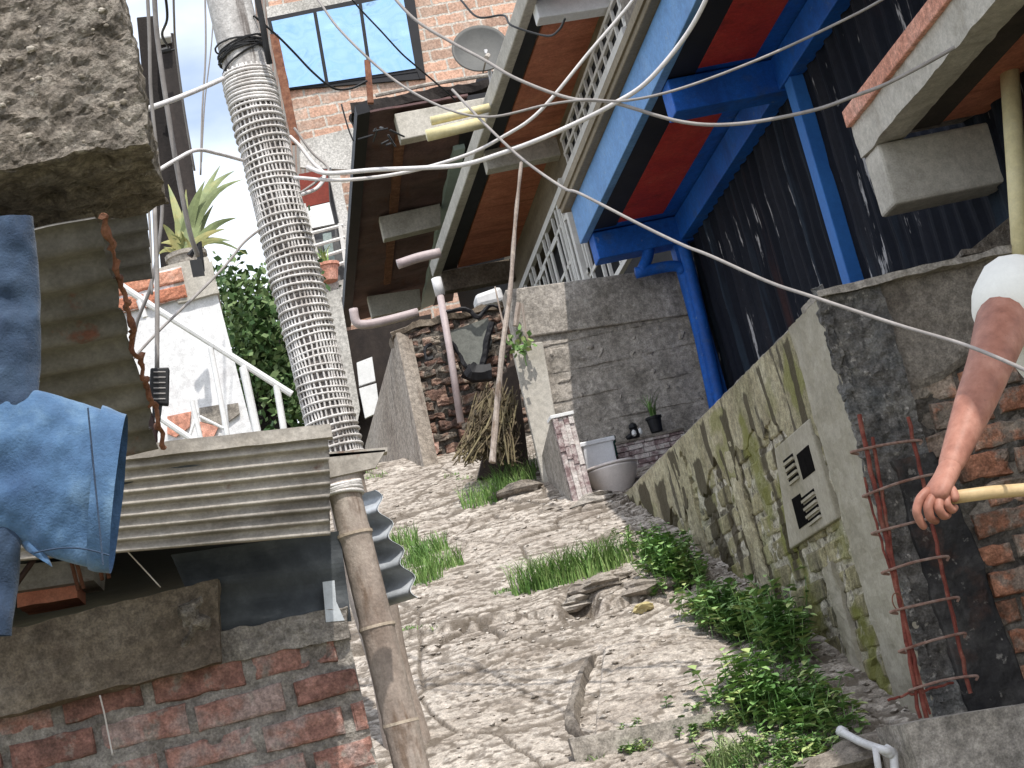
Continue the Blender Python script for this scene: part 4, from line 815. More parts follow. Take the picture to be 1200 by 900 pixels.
# satellite dish
YD = 14.0; c_ = P(563, 57, YD); nrm = V3(.05, 1, -.28); nrm /= np.linalg.norm(nrm)
sd_ = thing('satellite_dish', 'round grey satellite dish on the edge of the dark metal roof', 'satellite dish', P(577, 120, YD))
mb = MB(); R_ = 36*YD/F; mb.lathe(c_, [(.001, .05), (R_*.5, .035), (R_*.9, .005), (R_, -.012), (R_*1.01, .0), (R_*.9, .015), (R_*.5, .05), (.001, .065)], 40, nrm); obj('dish', mb, dishm, sd_, smooth=True)
mb = MB(); mb.tube([c_+V3(.05, .05, -.0), P(576, 95, YD+.05), P(577, 128, YD+.05)], .018, 8); obj('mast', mb, pvc, sd_)
mb = MB(); mb.tube([P(566, 85, YD), P(570, 68, YD-.35)], .008, 6); mb.tube([P(570, 68, YD-.35), P(572, 65, YD-.30)], .022, 8); obj('feed_arm', mb, conc, sd_)

# ------------------------------------------------------------------ wrapped pole
p_b = np.array([.415, 6.55, -.05]); 
def polept(v): # axis pixel at row v
    return P(268.5+v*.240, v, 6.55)
pole = thing('utility_pole', 'thick leaning utility pole wrapped in white rope netting', 'utility pole', polept(940))
rws = list(range(-60, 960, 20)); mb = MB(); mb.tube([polept(v) for v in rws if v <= 100], .086, 24); shf = obj('shaft', mb, pole_m, pole, smooth=True)
mb = MB(); mb.tube([polept(v) for v in rws if 80 <= v <= 560], .085, 24); obj('netted_shaft', mb, mat('shaded_pole_wood', [(.13, .115, .11), (.20, .18, .17)], 20, .9, .2), pole, smooth=True)  # shaft behind the net, colour darkened for shade in the mesh gaps
mb = MB(); mb.tube([polept(v) for v in rws if v >= 540], [.080+.008*math.sin(v*.03) for v in rws if v >= 540], 24); obj('lower_shaft', mb, bam, pole, smooth=True)
mb = MB(); z1 = polept(84); z2 = polept(550); n = 74
ax = (z2-z1); Lp = np.linalg.norm(ax); ax /= Lp; e1 = V3(1, 0, 0)-ax*ax[0]; e1 /= np.linalg.norm(e1); e2 = np.cross(ax, e1)
rs = np.random.RandomState(6)
nr = 56
for i in range(nr):     # horizontal strands
    s = Lp*(i+.5)/nr; rr = .0865+.003*math.sin(s*9)+.002*math.sin(s*31); tl_ = .07*math.sin(i*.45)+rs.uniform(-.035, .035); tl2 = rs.uniform(-.05, .05); s += rs.uniform(-.002, .002)
    pts = [z1+ax*(s+rr*(tl_*math.cos(a)+tl2*math.sin(a)))+e1*math.cos(a)*(rr+.008)+e2*math.sin(a)*(rr+.008) for a in np.linspace(0, 2*math.pi, 30)[:-1]]
    mb.tube(pts, rs.uniform(.0042, .0056), 6, closed=True)
    if i < 5: mb.tube([p+ax*.014 for p in pts], .007, 6, closed=True)
obj('rope_ring', mb, rope, pole, smooth=True)
mb = MB()
for j in range(34):     # uprights
    a0 = 2*math.pi*j/34; pts = []
    for i in range(70):
        s = Lp*i/69; rr = .0865; a = a0+.06*math.sin(s*3+j)+.02*math.sin(s*31+j*5); pts.append(z1+ax*s+e1*math.cos(a)*(rr+.004)+e2*math.sin(a)*(rr+.004))
    mb.tube(pts, .0042, 5)
obj('rope_upright', mb, rope, pole, smooth=True)
mb = MB()
for i in range(9):
    cc = polept(62+rs.uniform(-10, 10)); tl_ = rs.uniform(-.5, .1)
    mb.tube([cc+ax*(.10*tl_*math.cos(a))+e1*math.cos(a)*(.090+rs.rand()*.008)+e2*math.sin(a)*(.090+.006*rs.rand()) for a in np.linspace(0, 6.283, 26)[:-1]], .004, 5, closed=True)
mb.tube(spline([P(302, 0, 6.4), P(308, 30, 6.4), P(312, 55, 6.42), P(316, 75, 6.45)], 5), .012, 8)
obj('wire_bundle', mb, cable_k, pole)

# ------------------------------------------------------------------ left hut
YH = 4.95
hut = thing('brick_hut', 'small red brick hut with corrugated sheet roof in the lower left', 'hut', (-.4, YH, -.6))
mb = MB(); xr = P(432, 850, YH)[0]; xl = -1.6; zb0 = -.62; top = .62
bricks(mb, V3(xl, YH, zb0), V3(1, 0, 0), V3(0, 0, 1), V3(0, -1, 0), xr-xl, P(380, 735, YH)[2]-zb0, .235, .078, .019, proud=.012, jit=.008, seed=14, rough=.007, mamp=.010, mres=.012, sub=(14, 6))
obj('brickwork', mb, [brick_l, mortar], hut)
mb = MB(); mb.box(xl, xr-.01, YH+.03, YH+.15, zb0, P(380, 735, YH)[2]); obj('wall_core', mb, mortar, hut)
mb = MB(); mb.box(xl, xr-.02, YH+.9, YH+1.0, zb0, .70); mb.box(xl, xl+.1, YH, YH+1, zb0, .70); mb.box(xl, xr, YH+.1, YH+1., .33, .345); obj('dark_interior', mb, blackp, hut)  # hut interior in black, its shade put into the colour
# concrete lintel block
YL = YH-.10
mb = MB(); a = P(-60, 755, YL); b = P(232, 680, YL); c2 = P(258, 775, YL); d2 = P(-60, 855, YL); U = b-a; 
def fn_l(off):
    pass
mb.rbox(d2, c2-d2, a-d2, V3(0, .2, 0), .014, .012, 16); obj('lintel', mb, conc_br, hut)
mb = MB(); q = [P(236, 676, YL-.012), P(240, 770, YL-.012)]

def fn(u, v):
    a_ = P(196, 694, YL-.004); p = a_+np.outer(u, P(240, 684, YL-.004)-a_)+np.outer(v, P(212, 778, YL-.004)-a_); e_ = np.minimum(np.minimum(u, 1-u), np.minimum(v, 1-v)); p[:, 1] += .02-.045*sst(e_+.5*fbm(p*14, 3), .05, .4)-fbm(p*40, 3)*.014; return p
mb.grid(fn, 50, 70); obj('mortar_splash', mb, agg, hut)
# grey band of mortar to the right of the lintel
mb = MB(); mb.rbox(P(256, 778, YH-.02), P(412, 746, YH-.02)-P(256, 778, YH-.02), P(250, 742, YH-.02)-P(256, 778, YH-.02), V3(0, .06, 0), .014, .014, 22); obj('mortar_band', mb, mortar, hut)
# dark steel sheet
mb = MB(); q = [P(200, 650, YH+.01), P(398, 622, YH+.01), P(412, 728, YH+.01), P(240, 740, YH+.01)]
corrug(mb, q[3], q[2], q[1], q[0], 2, .004, th=.003, nu=20, dent=.01); obj('steel_sheet', mb, steel_dk, hut)
mb = MB(); mb.poly([P(378, 682, YH-.02), P(392, 680, YH-.02), P(394, 705, YH-.02), P(404, 727, YH-.02), P(382, 729, YH-.02)], (0, .006, 0)); obj('metal_tab', mb, galv, hut)
# flat sheet roof, seen from below (corrugations run across)
def rsheet(name, pts, m, waves, amp, jag, seed, th=.004, nu=40):
    mb = MB(); corrug(mb, *pts, waves, amp, th=th, nu=nu, jag=jag, seed=seed, sub=16, dent=.012); return obj(name, mb, m, hut, smooth=True)
ZR = .74; xe = PZ(384, 620, ZR)[0]
yn = PZ(384, 528, ZR)[1]; yf = PZ(384, 628, ZR)[1]
mb = MB(); A_ = P(-60, 560, 4.42); B_ = P(385, 510, 4.42); C_ = P(387, 627, 4.52); D_ = P(-60, 664, 4.52)
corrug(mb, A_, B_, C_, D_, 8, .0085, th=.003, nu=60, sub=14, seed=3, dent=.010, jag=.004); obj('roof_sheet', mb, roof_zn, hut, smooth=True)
mb = MB(); mb.slab(V3(-1.6, A_[1]+.02, B_[2]-.005), V3(B_[0]-.005, B_[1]+.02, B_[2]-.005), V3(B_[0]-.005, YH+1.05, B_[2]-.12), V3(-1.6, YH+1.05, B_[2]-.12), (0, 0, .02)); obj('back_roof', mb, steel_dk, hut)
mb = MB(); mb.rbox(A_+V3(0, -.015, -.008), B_-A_+V3(.01, 0, 0), V3(0, .05, 0), V3(0, 0, .035), .03, .006, 8); obj('roof_batten', mb, roof_zn, hut)
mb = MB(); mb.slab(P(385, 532, 4.6), P(452, 527, 4.6), P(440, 548, 4.6), P(385, 560, 4.6), (0, .02, 0)); mb.slab(P(383, 530, 4.6), P(454, 524, 4.6), P(454, 529, 4.6), P(383, 536, 4.6), (0, .05, 0)); obj('roof_bracket', mb, roof_zn, hut)
# upper sheet, rusty ragged edge
n0 = P(112, 255, 2.95); f0 = P(185, 525, 3.75)
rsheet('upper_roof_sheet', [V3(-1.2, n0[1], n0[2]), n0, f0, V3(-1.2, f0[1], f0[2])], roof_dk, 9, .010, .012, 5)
mb = MB(); rr_ = 11
pts = []
for i in range(120):
    s = i/119; p = n0+(f0-n0)*s; p = p+V3(.012+.012*fbm(np.array([[s*30, 0, 5]]), 3)[0], 0, .020*math.sin(s*9*2*math.pi)*.5); pts.append(p)
mb.tube(pts, .0055, 6); mb.v[-1] = mb.v[-1]+np.stack([fbm(mb.v[-1]*60)*.01]*3, 1); obj('rusty_edge', mb, rust, hut)
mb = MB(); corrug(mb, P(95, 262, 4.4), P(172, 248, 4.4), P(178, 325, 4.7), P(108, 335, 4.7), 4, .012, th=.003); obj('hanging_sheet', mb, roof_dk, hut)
# things inside the gap
mb = MB(); mb.rbox(P(20, 712, YH+.1), P(90, 700, YH+.1)-P(20, 712, YH+.1), P(20, 690, YH+.1)-P(20, 712, YH+.1), V3(0, .2, 0), .02, .006, 9); obj('brick', mb, terra, label='single orange brick lying in the gap above the lintel', cat='brick')
mb = MB(); mb.slab(P(10, 694, YH+.05), P(110, 680, YH+.05), P(112, 655, YH+.08), P(10, 662, YH+.08), (0, .25, 0)); obj('board', mb, roof_zn, label='pale metal board lying above the orange brick in the gap', cat='board')
mb = MB(); 
for (u0, v0, u1, v1) in [(84, 660, 92, 692), (90, 660, 98, 690), (116, 660, 120, 680), (124, 655, 128, 678)]: mb.tube([P(u0, v0, YH), P(u1, v1, YH)], .006, 6)
obj('rusty_rod', mb, rust, label='short rusty rods standing behind the jeans hem', cat='rods')

# bamboo post and galvanised scrap
YBm = 4.98
bp_ = thing('bamboo_post', 'tall bamboo post tied with white cord at the corner of the brick hut', 'post', P(492, 940, YBm))
mb = MB(); a = P(401, 566, YBm); b = P(494, 948, YBm); k = 60; nodes = [628, 738, 850]
pts = [a+(b-a)*i/k for i in range(k+1)]; rr = []
for i in range(k+1):
    v = 566+(948-566)*i/k; r = .045+.004*i/k
    for q in nodes: r += .004*math.exp(-((v-q)/4)**2)
    rr.append(r)
mb.tube(pts, rr, 20); obj('culm', mb, bam, bp_, smooth=True)
for q in nodes:
    mb = MB(); s = (q-566)/(948-566); c_ = a+(b-a)*s; dr = (b-a)/np.linalg.norm(b-a); mb.tube([c_-dr*.004, c_+dr*.004], .0515, 20)
    obj('node_ring', mb, mat('bamboo_node', [(.42, .34, .26), (.52, .44, .36)], 9), bp_)
mb = MB(); rs = np.random.RandomState(5)
for i in range(5):
    c_ = a+(b-a)*(.004+.008*i); mb.tube([c_+V3(.05*math.cos(t_), .05*math.sin(t_), .006*math.sin(t_+i)) for t_ in np.linspace(0, 6.283, 22)[:-1]], .006, 6, closed=True)
obj('cord', mb, rope, bp_, smooth=True)
mb = MB()
corrug(mb, P(412, 582, 5.20), P(440, 574, 5.12), P(490, 700, 5.08), P(450, 712, 5.20), 4, .019, th=.003, nu=16, dent=.012)
obj('scrap_sheet', mb, galv, smooth=True, label='bent strip of wavy galvanised sheet beside the bamboo post', cat='metal sheet')

# ------------------------------------------------------------------ rough concrete block, top left
mb = MB(); Yc0 = 2.9; rt = P(166, 40, Yc0); bt_ = P(178, 172, Yc0)
z0 = P(90, 180, Yc0)[2]
mb.rbox(V3(-1.0, Yc0, z0), V3(1.0+bt_[0], 0, 0), V3(0, 0, .8), V3(0, .36, 0), .007, .020, 22)
mb.v = [x+np.stack([np.zeros(len(x)), fbm(x*60, 3)*.012, fbm(x*60+9, 3)*.006], 1) for x in mb.v]
rp_ = np.random.RandomState(9)
for k in range(300):
    c_ = V3(rp_.uniform(-.80, bt_[0]-.02), Yc0-.006, z0+rp_.uniform(.01, .7)); r_ = .002+.0065*rp_.rand()**2; vs_ = rp_.randn(14, 3); vs_ /= np.linalg.norm(vs_, axis=1)[:, None]
    n8 = 7; pr_ = []
    for ii in range(5):
        for jj in range(n8): th_ = math.pi*(ii+.3)/4.6; ph_ = 2*math.pi*jj/n8; pr_.append(c_+r_*V3(math.sin(th_)*math.cos(ph_)*rp_.uniform(.8, 1.5), math.sin(th_)*math.sin(ph_)*.8, math.cos(th_)*rp_.uniform(.7, 1.0)))
    mb.add(pr_, [(ii*n8+jj, ii*n8+(jj+1) % n8, (ii+1)*n8+(jj+1) % n8, (ii+1)*n8+jj) for ii in range(4) for jj in range(n8)], 1, rp_.rand())
pebm = mat('pebble', [(.14, .12, .095), (.27, .235, .19), (.42, .38, .33)], 12, attr='v')
obj('concrete_block', mb, [agg, pebm], label='huge rough concrete slab end with pebbles filling the top left corner', cat='concrete slab')

# ------------------------------------------------------------------ jeans on the line, cable coil
YJ = 2.35
jn = thing('jeans', 'faded blue jeans hanging with their folded hem towards the right', 'jeans', P(60, 740, YJ))
def leg(cs, m, name, par, seed, amp=.010, nseg=64, nl=70, th=.35, fold=None):
    """cs: list of (centre pixel u,v, half vector pixel du,dv): flattened tube through them"""
    mb = MB(); C0 = spline([P(u, v, YJ) for u, v, _, _ in cs], 12); H0 = spline([P(u+du, v+dv, YJ)-P(u, v, YJ) for u, v, du, dv in cs], 12); n = len(C0)
    C0 = np.array(C0); H0 = np.array(H0); vs = []
    for i in range(n):
        hl = np.linalg.norm(H0[i])
        for j in range(nseg):
            an = 2*math.pi*j/nseg; vs.append(C0[i]+H0[i]*math.cos(an)+V3(0, 1, 0)*hl*th*math.sin(an))
    vs = np.array(vs); wr = fbm(vs*np.array([14, 5, 22])+seed, 4)*amp*1.9+fbm(vs*np.array([60, 10, 24])+seed, 3)*amp*.8
    vs[:, 1] -= wr
    mb.add(vs, [(i*nseg+j, i*nseg+(j+1) % nseg, (i+1)*nseg+(j+1) % nseg, (i+1)*nseg+j) for i in range(n-1) for j in range(nseg)])
    return obj(name, mb, m, par, smooth=True)
leg([(-60, 520, -10, -95), (0, 535, 0, -90), (60, 556, 8, -92), (100, 568, 10, -92), (128, 576, 10, -90)], denim_l, 'leg', jn, 3, amp=.008)
leg([(112, 570, 9, -95), (120, 573, 9, -95), (130, 576, 10, -93), (139, 578, 10, -92)], denim_l, 'hem', jn, 8, th=.46, amp=.004)
mb = MB(); mb.tube([P(103+18*s, 478+184*s, YJ-.055) for s in np.linspace(0, 1, 40)], .0012, 5); mb.tube([P(40+88*s, 648+4*s-8*math.sin(s*3), YJ-.05) for s in np.linspace(0, 1, 30)], .0012, 5); obj('stitching', mb, denim_d, jn)
leg([(-6, 262, -46, 6), (0, 330, -46, 4), (2, 400, -46, 2), (0, 480, -44, 2), (-4, 560, -38, 0), (-10, 650, -34, 0), (-14, 745, -28, 0)], denim_d, 'folded_leg', jn, 14, th=.5)
leg([(34, 630, -20, -18), (40, 645, -20, -14), (46, 655, -16, -10)], denim_l, 'cuff_corner', jn, 24, th=.4)
mb = MB(); YQ = 4.72
mb.tube([P(122+58*math.cos(t_)*1.0, 515+64*math.sin(t_), YQ) for t_ in np.linspace(0, 6.283, 50)[:-1]], .011, 8, closed=True); mb.tube([P(120+52*math.cos(t_)*1.0, 514+55*math.sin(t_), YQ+.02) for t_ in np.linspace(0, 6.283, 50)[:-1]], .006, 8, closed=True)
mb.tube(spline([P(40, 655, YQ), P(22, 680, YQ), P(8, 700, YQ), P(-20, 720, YQ)], 4), .008, 8); mb.tube([P(140, 556, YQ), P(172, 522, YQ)], .004, 6)
obj('hose_coil', mb, mat('dark_brown_rubber', [(.03, .016, .014), (.06, .03, .026)], 8, .6, .1), smooth=True, label='coiled dark brown hose hanging behind the jeans', cat='hose')

# ------------------------------------------------------------------ white terrace house with railing, aloe, dark posts
YW = 10.0
wh = thing('white_house', 'white plastered terrace wall with a stair railing on the left', 'house', P(220, 560, YW))
mb = MB(); mb.poly([P(100, 372, YW), P(252, 334, YW), P(306, 545, YW), P(100, 590, YW)], (0, .5, 0)); obj('wall', mb, plaster_w, wh)
mb = MB(); o_ = P(118, 372, YW-.03); ln = P(215, 350, YW-.03)[0]-o_[0]; up_ = P(118, 330, YW-.03)-o_
UU = P(215, 350, YW-.03)-o_; UU /= np.linalg.norm(UU)
bricks(mb, o_, UU, V3(0, 0, 1), V3(0, -1, 0), .50, .19, .25, .085, .012, proud=.015, seed=31, rough=.008); obj('brickwork', mb, [mat('orange_brick', [(.45, .18, .11), (.55, .26, .17), (.58, .36, .28)], 6, .9, .5, 60, attr='v'), plaster_w], wh)
mb = MB(); mb.rbox(P(208, 355, YW-.03), P(256, 343, YW-.03)-P(208, 355, YW-.03), P(200, 318, YW-.03)-P(208, 355, YW-.03), V3(0, .4, 0), .03, .012, 9); mb.rbox(P(112, 374, YW+.01), P(252, 338, YW+.01)-P(112, 374, YW+.01), V3(0, 0, .20), V3(0, .4, 0), .04, .01, 9); obj('parapet', mb, beige, wh)
for k, pts in enumerate([[(196, 488), (224, 482), (222, 500), (206, 512), (196, 508)], [(233, 478), (258, 474), (260, 500), (236, 494)], [(266, 474), (279, 472), (281, 484), (268, 494)], [(234, 494), (256, 500), (250, 512), (236, 512)]]):
    mb = MB(); mb.poly([P(u, v, YW-.02) for u, v in pts], (0, .03, 0)); obj('bare_patch', mb, terra_l if k in (0, 3) else conc, wh)
rl = thing('stair_railing', 'white painted iron railing sloping down in front of the white wall', 'railing', P(250, 530, YW-.8))
Yr = YW-.8
def rbar(n, pts, r): mb = MB(); mb.tube([P(u, v, Yr) for u, v in pts], r, 8); obj(n, mb, whitep, rl)
rbar('handrail', [(114, 316), (180, 360), (250, 404), (342, 462)], .018)
rbar('post', [(117, 320), (129, 372)], .018); rbar('post', [(285, 430), (303, 515)], .022); rbar('post', [(324, 452), (334, 512)], .018); rbar('post', [(247, 408), (268, 518)], .014)
rbar('lower_rail', [(185, 488), (238, 524)], .016); rbar('baluster', [(225, 470), (236, 518)], .013); rbar('baluster', [(222, 512), (231, 484)], .008); rbar('baluster', [(234, 488), (262, 502)], .008); rbar('baluster', [(110, 345), (116, 375), (126, 398)], .018); rbar('baluster', [(163, 352), (170, 372)], .016)
# aloe
c_ = P(222, 318, YW+.2)
al = thing('aloe_plant', 'large spiky aloe in a pot on the white house parapet', 'potted plant', c_)
mb = MB(); mb.lathe(c_+V3(0, 0, -.02), [(.09, 0), (.115, .10), (.125, .10), (.125, .125), (.10, .125)], 18); obj('pot', mb, conc, al)
mb = MB(); rs = np.random.RandomState(12)
def strap(base_, tip_, wd, av, sag=.0):
    wd = wd*1.45
    pts = [base_+(tip_-base_)*s+V3(0, 0, .18*math.sin(s*math.pi)*np.linalg.norm(tip_-base_)*sag) for s in np.linspace(0, 1, 9)]; vs = []
    sd = np.cross(tip_-base_, V3(0, 1, 0)); sd = sd/np.linalg.norm(sd)
    for i, p in enumerate(pts):
        w_ = wd*(1-(i/8)**1.6)+.001; vs += [p-sd*w_, p+V3(0, .35*w_, 0), p+sd*w_, p-V3(0, .1*w_, 0)]
    mb.add(vs, [(4*i+j, 4*i+(j+1) % 4, 4*i+4+(j+1) % 4, 4*i+4+j) for i in range(8) for j in range(4)], 0, av)
bs_ = c_+V3(0, 0, .11)
for (u, v, w_, av, sg) in [(240, 212, .030, .25, .5), (275, 200, .030, .25, .9), (258, 194, .026, .15, .5), (285, 210, .024, .2, 1), (278, 255, .024, .3, .8), (218, 222, .024, .7, .2), (197, 216, .024, .8, .5), (190, 262, .02, .9, .8), (205, 250, .022, .9, .3), (188, 285, .02, .95, .9), (270, 282, .02, .7, .8), (250, 240, .02, .6, .3), (228, 235, .02, .9, .1), (292, 300, .012, .5, 1.2), (183, 300, .014, .9, 1.4), (212, 270, .02, .8, .2), (265, 268, .018, .8, .6)]:
    strap(bs_+V3(rs.uniform(-.03, .03), rs.uniform(-.03, .03), 0), P(u, v, YW+.2+rs.uniform(-.12, .12)), w_, av, sg)
for i in range(60):
    a_ = rs.rand()*6.28; t_ = bs_+V3(math.cos(a_)*.15*rs.rand(), math.sin(a_)*.1, rs.uniform(-.05, .12)); strap(bs_+V3(rs.uniform(-.06, .06), rs.uniform(-.05, .05), -.02), t_, .007, rs.rand()*.4+.6, .8)
obj('leaves', mb, aloe_m, al)
# dark posts at the left of the sky
mb = MB(); mb.poly([P(160, 20, 10.8), P(182, 18, 10.8), P(228, 320, 10.8), P(190, 330, 10.8)], (0, .12, 0)); dpz = thing('dark_post', 'dark double timber post carrying cables left of the sky', 'post', P(215, 380, 10.8)); obj('wide_board', mb, wood_dk, dpz, bevel=.006)
mb = MB(); mb.poly([P(182, 40, 10.7), P(203, 38, 10.7), P(242, 310, 10.7), P(228, 316, 10.7)], (0, .08, 0)); obj('narrow_board', mb, mat('grey_wood', [(.02, .017, .016), (.05, .04, .037)], 9, stretch=(1, 1, .1)), dpz, bevel=.006)
mb = MB(); mb.box(*(lambda p: (p[0]-.045, p[0]+.05, 10.6, 10.7, p[2]-.04, p[2]+.04))(P(190, 38, 10.6))); obj('insulator_box', mb, whitep, dpz, bevel=.01)
mb = MB(); p = P(195, 62, 10.55); mb.tube([p+V3(-.05, 0, 0), p+V3(.07, 0, .015)], .006, 6); mb.tube([p+V3(-.03, 0, .015), p+V3(.03, 0, .02)], .02, 8); obj('wire_clamp', mb, cable_k, dpz)
mb = MB(); mb.tube([P(222, 300, 9.62), P(233, 285, 9.62), P(236, 318, 9.62)], .02, 7); mb.poly([P(222, 305, 9.58), P(236, 303, 9.58), P(240, 322, 9.58), P(226, 324, 9.58)], (0, .02, 0)); obj('base_wrap', mb, cable_k, dpz)

# ------------------------------------------------------------------ tree and bushes
def tree(name, label, c, rx, ry, rz, n, leaf, m, trunk_base, seed, group=None):
    rs = np.random.RandomState(seed); T = thing(name, label, 'tree', trunk_base, group); mb = MB()
    mb.tube(spline([trunk_base, (np.array(trunk_base)+np.array(c))/2+V3(.1, 0, 0), np.array(c)], 4), [.16, .15, .14, .13, .12, .11, .09, .08, .06][:9], 8)
    for k in range(7):
        e = np.array(c)+V3(rs.uniform(-1, 1)*rx*.7, rs.uniform(-1, 1)*ry*.7, rs.uniform(-.4, .8)*rz); s = np.array(c)-V3(0, 0, rz*.6); mb.tube([s, (s+e)/2+V3(*(rs.randn(3)*.15)), e], [.06, .04, .015], 6)
    obj('trunk', mb, wood_dk, T)
    mb = MB(); cl = [np.array(c)+V3(rs.uniform(-1, 1)*rx, rs.uniform(-1, 1)*ry, rs.uniform(-1, 1)*rz)*.72 for _ in range(30)]
    vs = []; fs = []; av = []
    for i in range(n):
        q = cl[rs.randint(len(cl))]+rs.randn(3)*np.array([rx, ry, rz])*.15; d = rs.randn(3); d /= np.linalg.norm(d); s = np.cross(d, rs.randn(3)); s /= np.linalg.norm(s); L_ = leaf*rs.uniform(.6, 1.3); k = len(vs)
        vs += [q, q+d*L_*.5+s*L_*.3, q+d*L_, q+d*L_*.5-s*L_*.3]; fs.append((k, k+1, k+2, k+3)); av += [rs.rand()]*4
    mb.add(vs, fs, 0, np.array(av)); obj('crown', mb, m, T); return T
c_ = P(300, 430, 17); tree('leafy_tree', 'leafy green tree behind the white wall left of the pole', c_, .85, 1.0, 1.0, 9000, .085, leafT, (c_[0], c_[1], 2.6), 4)
c_ = P(335, 500, 18); tree('leafy_tree', 'second lower part-hidden tree just left of the wrapped pole', c_, .8, .9, 1.1, 7000, .085, leafT, (c_[0], c_[1], 2.6), 5)

# ------------------------------------------------------------------ weeds and grass
def weed(pix, n, h, leaf, seed, label, spread=.07): 
    mb = MB(); pts = [gp(u, v) for u, v in pix]; weeds(mb, pts, n, h, leaf, seed, spread); return obj('weed_patch', mb, leafA, label=label, cat='weeds', group='leafy weeds at the foot of the mossy wall')
weed([(775, 655), (790, 665), (805, 690), (785, 680)], 165, .13, .042, 1, 'dense dark green weeds at the upper end of the mossy wall', 0.051)
weed([(835, 720), (855, 735), (870, 740), (885, 750)], 187, .14, .046, 2, 'dark green weeds in the middle of the mossy wall foot', 0.060)
weed([(905, 755), (925, 770), (935, 780), (915, 785)], 79, .24, .055, 3, 'taller broad-leaved weeds below the vent block', 0.043)
weed([(890, 840), (920, 850), (945, 845), (960, 860), (915, 830)], 194, .14, .046, 4, 'bushy light green weeds near the white elbow pipe', 0.068)
weed([(890, 890), (930, 895), (960, 890)], 110, .07, .030, 5, 'low weeds along the bottom edge below the bushy weeds', .08)
weed([(815, 862), (840, 852), (858, 848)], 50, .04, .028, 6, 'small weeds growing over the right end of the kerb', .04)
weed([(748, 632), (755, 645), (742, 640)], 40, .06, .026, 7, 'dark small weeds above the ledge beside the stones', .05)
weed([(752, 880), (735, 872)], 22, .03, .022, 8, 'tiny weeds in front of the kerb', .03)
def tuft(pix, n, h, r, seed, label, wd=.006, bend=.5, m=leafG, extra=0):
    mb = MB(); rs_ = np.random.RandomState(seed)
    for k, (u, v) in enumerate(pix): blades(mb, gp(u, v), n//len(pix), h, r, wd, seed*7+k, bend)
    return obj('grass_tuft', mb, m, label=label, cat='grass', group='grass tufts on the path')
tuft([(625, 690), (650, 686), (675, 680), (700, 670), (718, 662)], 900, .20, .10, 1, 'long grass tuft across the middle of the path above the ledge', bend=.7)
tuft([(565, 590), (590, 580), (605, 565), (612, 552)], 650, .17, .12, 2, 'grass tuft under the leaning branch at the top of the path', bend=.6)
tuft([(470, 640), (490, 660), (505, 650), (520, 665), (495, 680)], 900, .14, .10, 3, 'grass tuft beside the wavy galvanised strip', bend=.6)
tuft([(475, 738), (490, 735), (510, 733)], 160, .03, .05, 4, 'thin strip of short grass on the left side of the path', bend=.8)
tuft([(845, 900), (862, 892), (875, 896)], 190, .13, .05, 5, 'pale spiky grass tuft at the bottom centre below the weeds', bend=.8, m=mat('pale_grass', [(.14, .22, .07), (.28, .36, .15), (.42, .46, .26)], 6, .6, .1, 40, attr='v'))
tuft([(583, 694), (590, 690)], 40, .04, .03, 6, 'tiny grass clump left of the long grass tuft', bend=.8)
tuft([(690, 892), (700, 888)], 40, .035, .03, 7, 'tiny grass clump under the left end of the kerb', bend=.8)
tuft([(530, 556), (545, 560)], 60, .035, .06, 8, 'sparse short grass near the crest of the path', bend=.8)
tuft([(435, 552), (448, 556), (430, 560)], 70, .06, .06, 9, 'dull grass at the foot of the tapering concrete wall', bend=.8)
mb = MB(); rs = np.random.RandomState(31)
c_ = P(612, 404, 9.95)
for i in range(40):
    q = c_+V3(rs.randn()*.04, rs.randn()*.03, rs.randn()*.04); d = rs.randn(3); d /= np.linalg.norm(d); s = np.cross(d, rs.randn(3)); s /= np.linalg.norm(s); L_ = .05
    mb.add([q, q+d*L_*.5+s*L_*.35, q+d*L_, q+d*L_*.5-s*L_*.35], [(0, 1, 2, 3)], 0, rs.rand())
mb.tube([c_+V3(0, .03, -.12), c_], .004, 5); obj('wall_fern', mb, leafA, label='small bright green plant growing from the corner of the plastered wall', cat='plant')

# ------------------------------------------------------------------ cables
def cable(pts, r, m, label, cat='cable', extra=None):
    mb = MB(); mb.tube(spline([P(u, v, Y) for u, v, Y in pts], 8), r, 8); return obj('cable', mb, m, smooth=True, label=label, cat=cat, group='overhead cables')
def Yl(pts, y0, y1):
    n = len(pts)-1; return [(u, v, y0+(y1-y0)*i/n) for i, (u, v) in enumerate(pts)]
cable(Yl([(360, 196), (385, 203), (440, 199), (490, 197), (543, 193), (587, 180), (633, 163), (680, 142), (717, 123), (757, 97), (800, 47), (827, 0), (845, -50)], 6.4, 5.2), .0085, cable_w, 'thick white cable from the pole sweeping up past the blue balcony')
cable(Yl([(345, 208), (400, 211), (470, 203), (543, 183), (590, 160), (633, 130), (690, 62), (742, 0), (765, -40)], 6.4, 5.6), .0068, cable_w, 'white cable curving up in front of the terracotta soffit')
cable(Yl([(440, -30), (483, 20), (530, 50), (567, 70), (607, 93), (667, 115), (717, 120), (800, 143), (867, 145), (950, 130), (1000, 113), (1050, 93), (1133, 47), (1200, 0), (1240, -30)], 6.2, 4.8), .0062, cable_g, 'grey cable sagging from the upper brick building across to the top right corner')
cable(Yl([(350, -30), (373, 0), (400, 37), (457, 90), (517, 125), (573, 137), (640, 123), (687, 117), (733, 118), (800, 103), (900, 65), (1000, 18), (1050, -10)], 6.3, 5.0), .0046, cable_g, 'thin grey cable crossing over the blue balcony beam')
cable(Yl([(530, 105), (570, 147), (613, 187), (660, 220), (680, 227), (750, 263), (800, 287), (833, 300), (900, 330), (950, 347), (1050, 380), (1133, 405), (1200, 433), (1230, 448)], 6.2, 3.55), .0050, cable_g, 'grey cable running down over the corner of the mossy wall to the man')
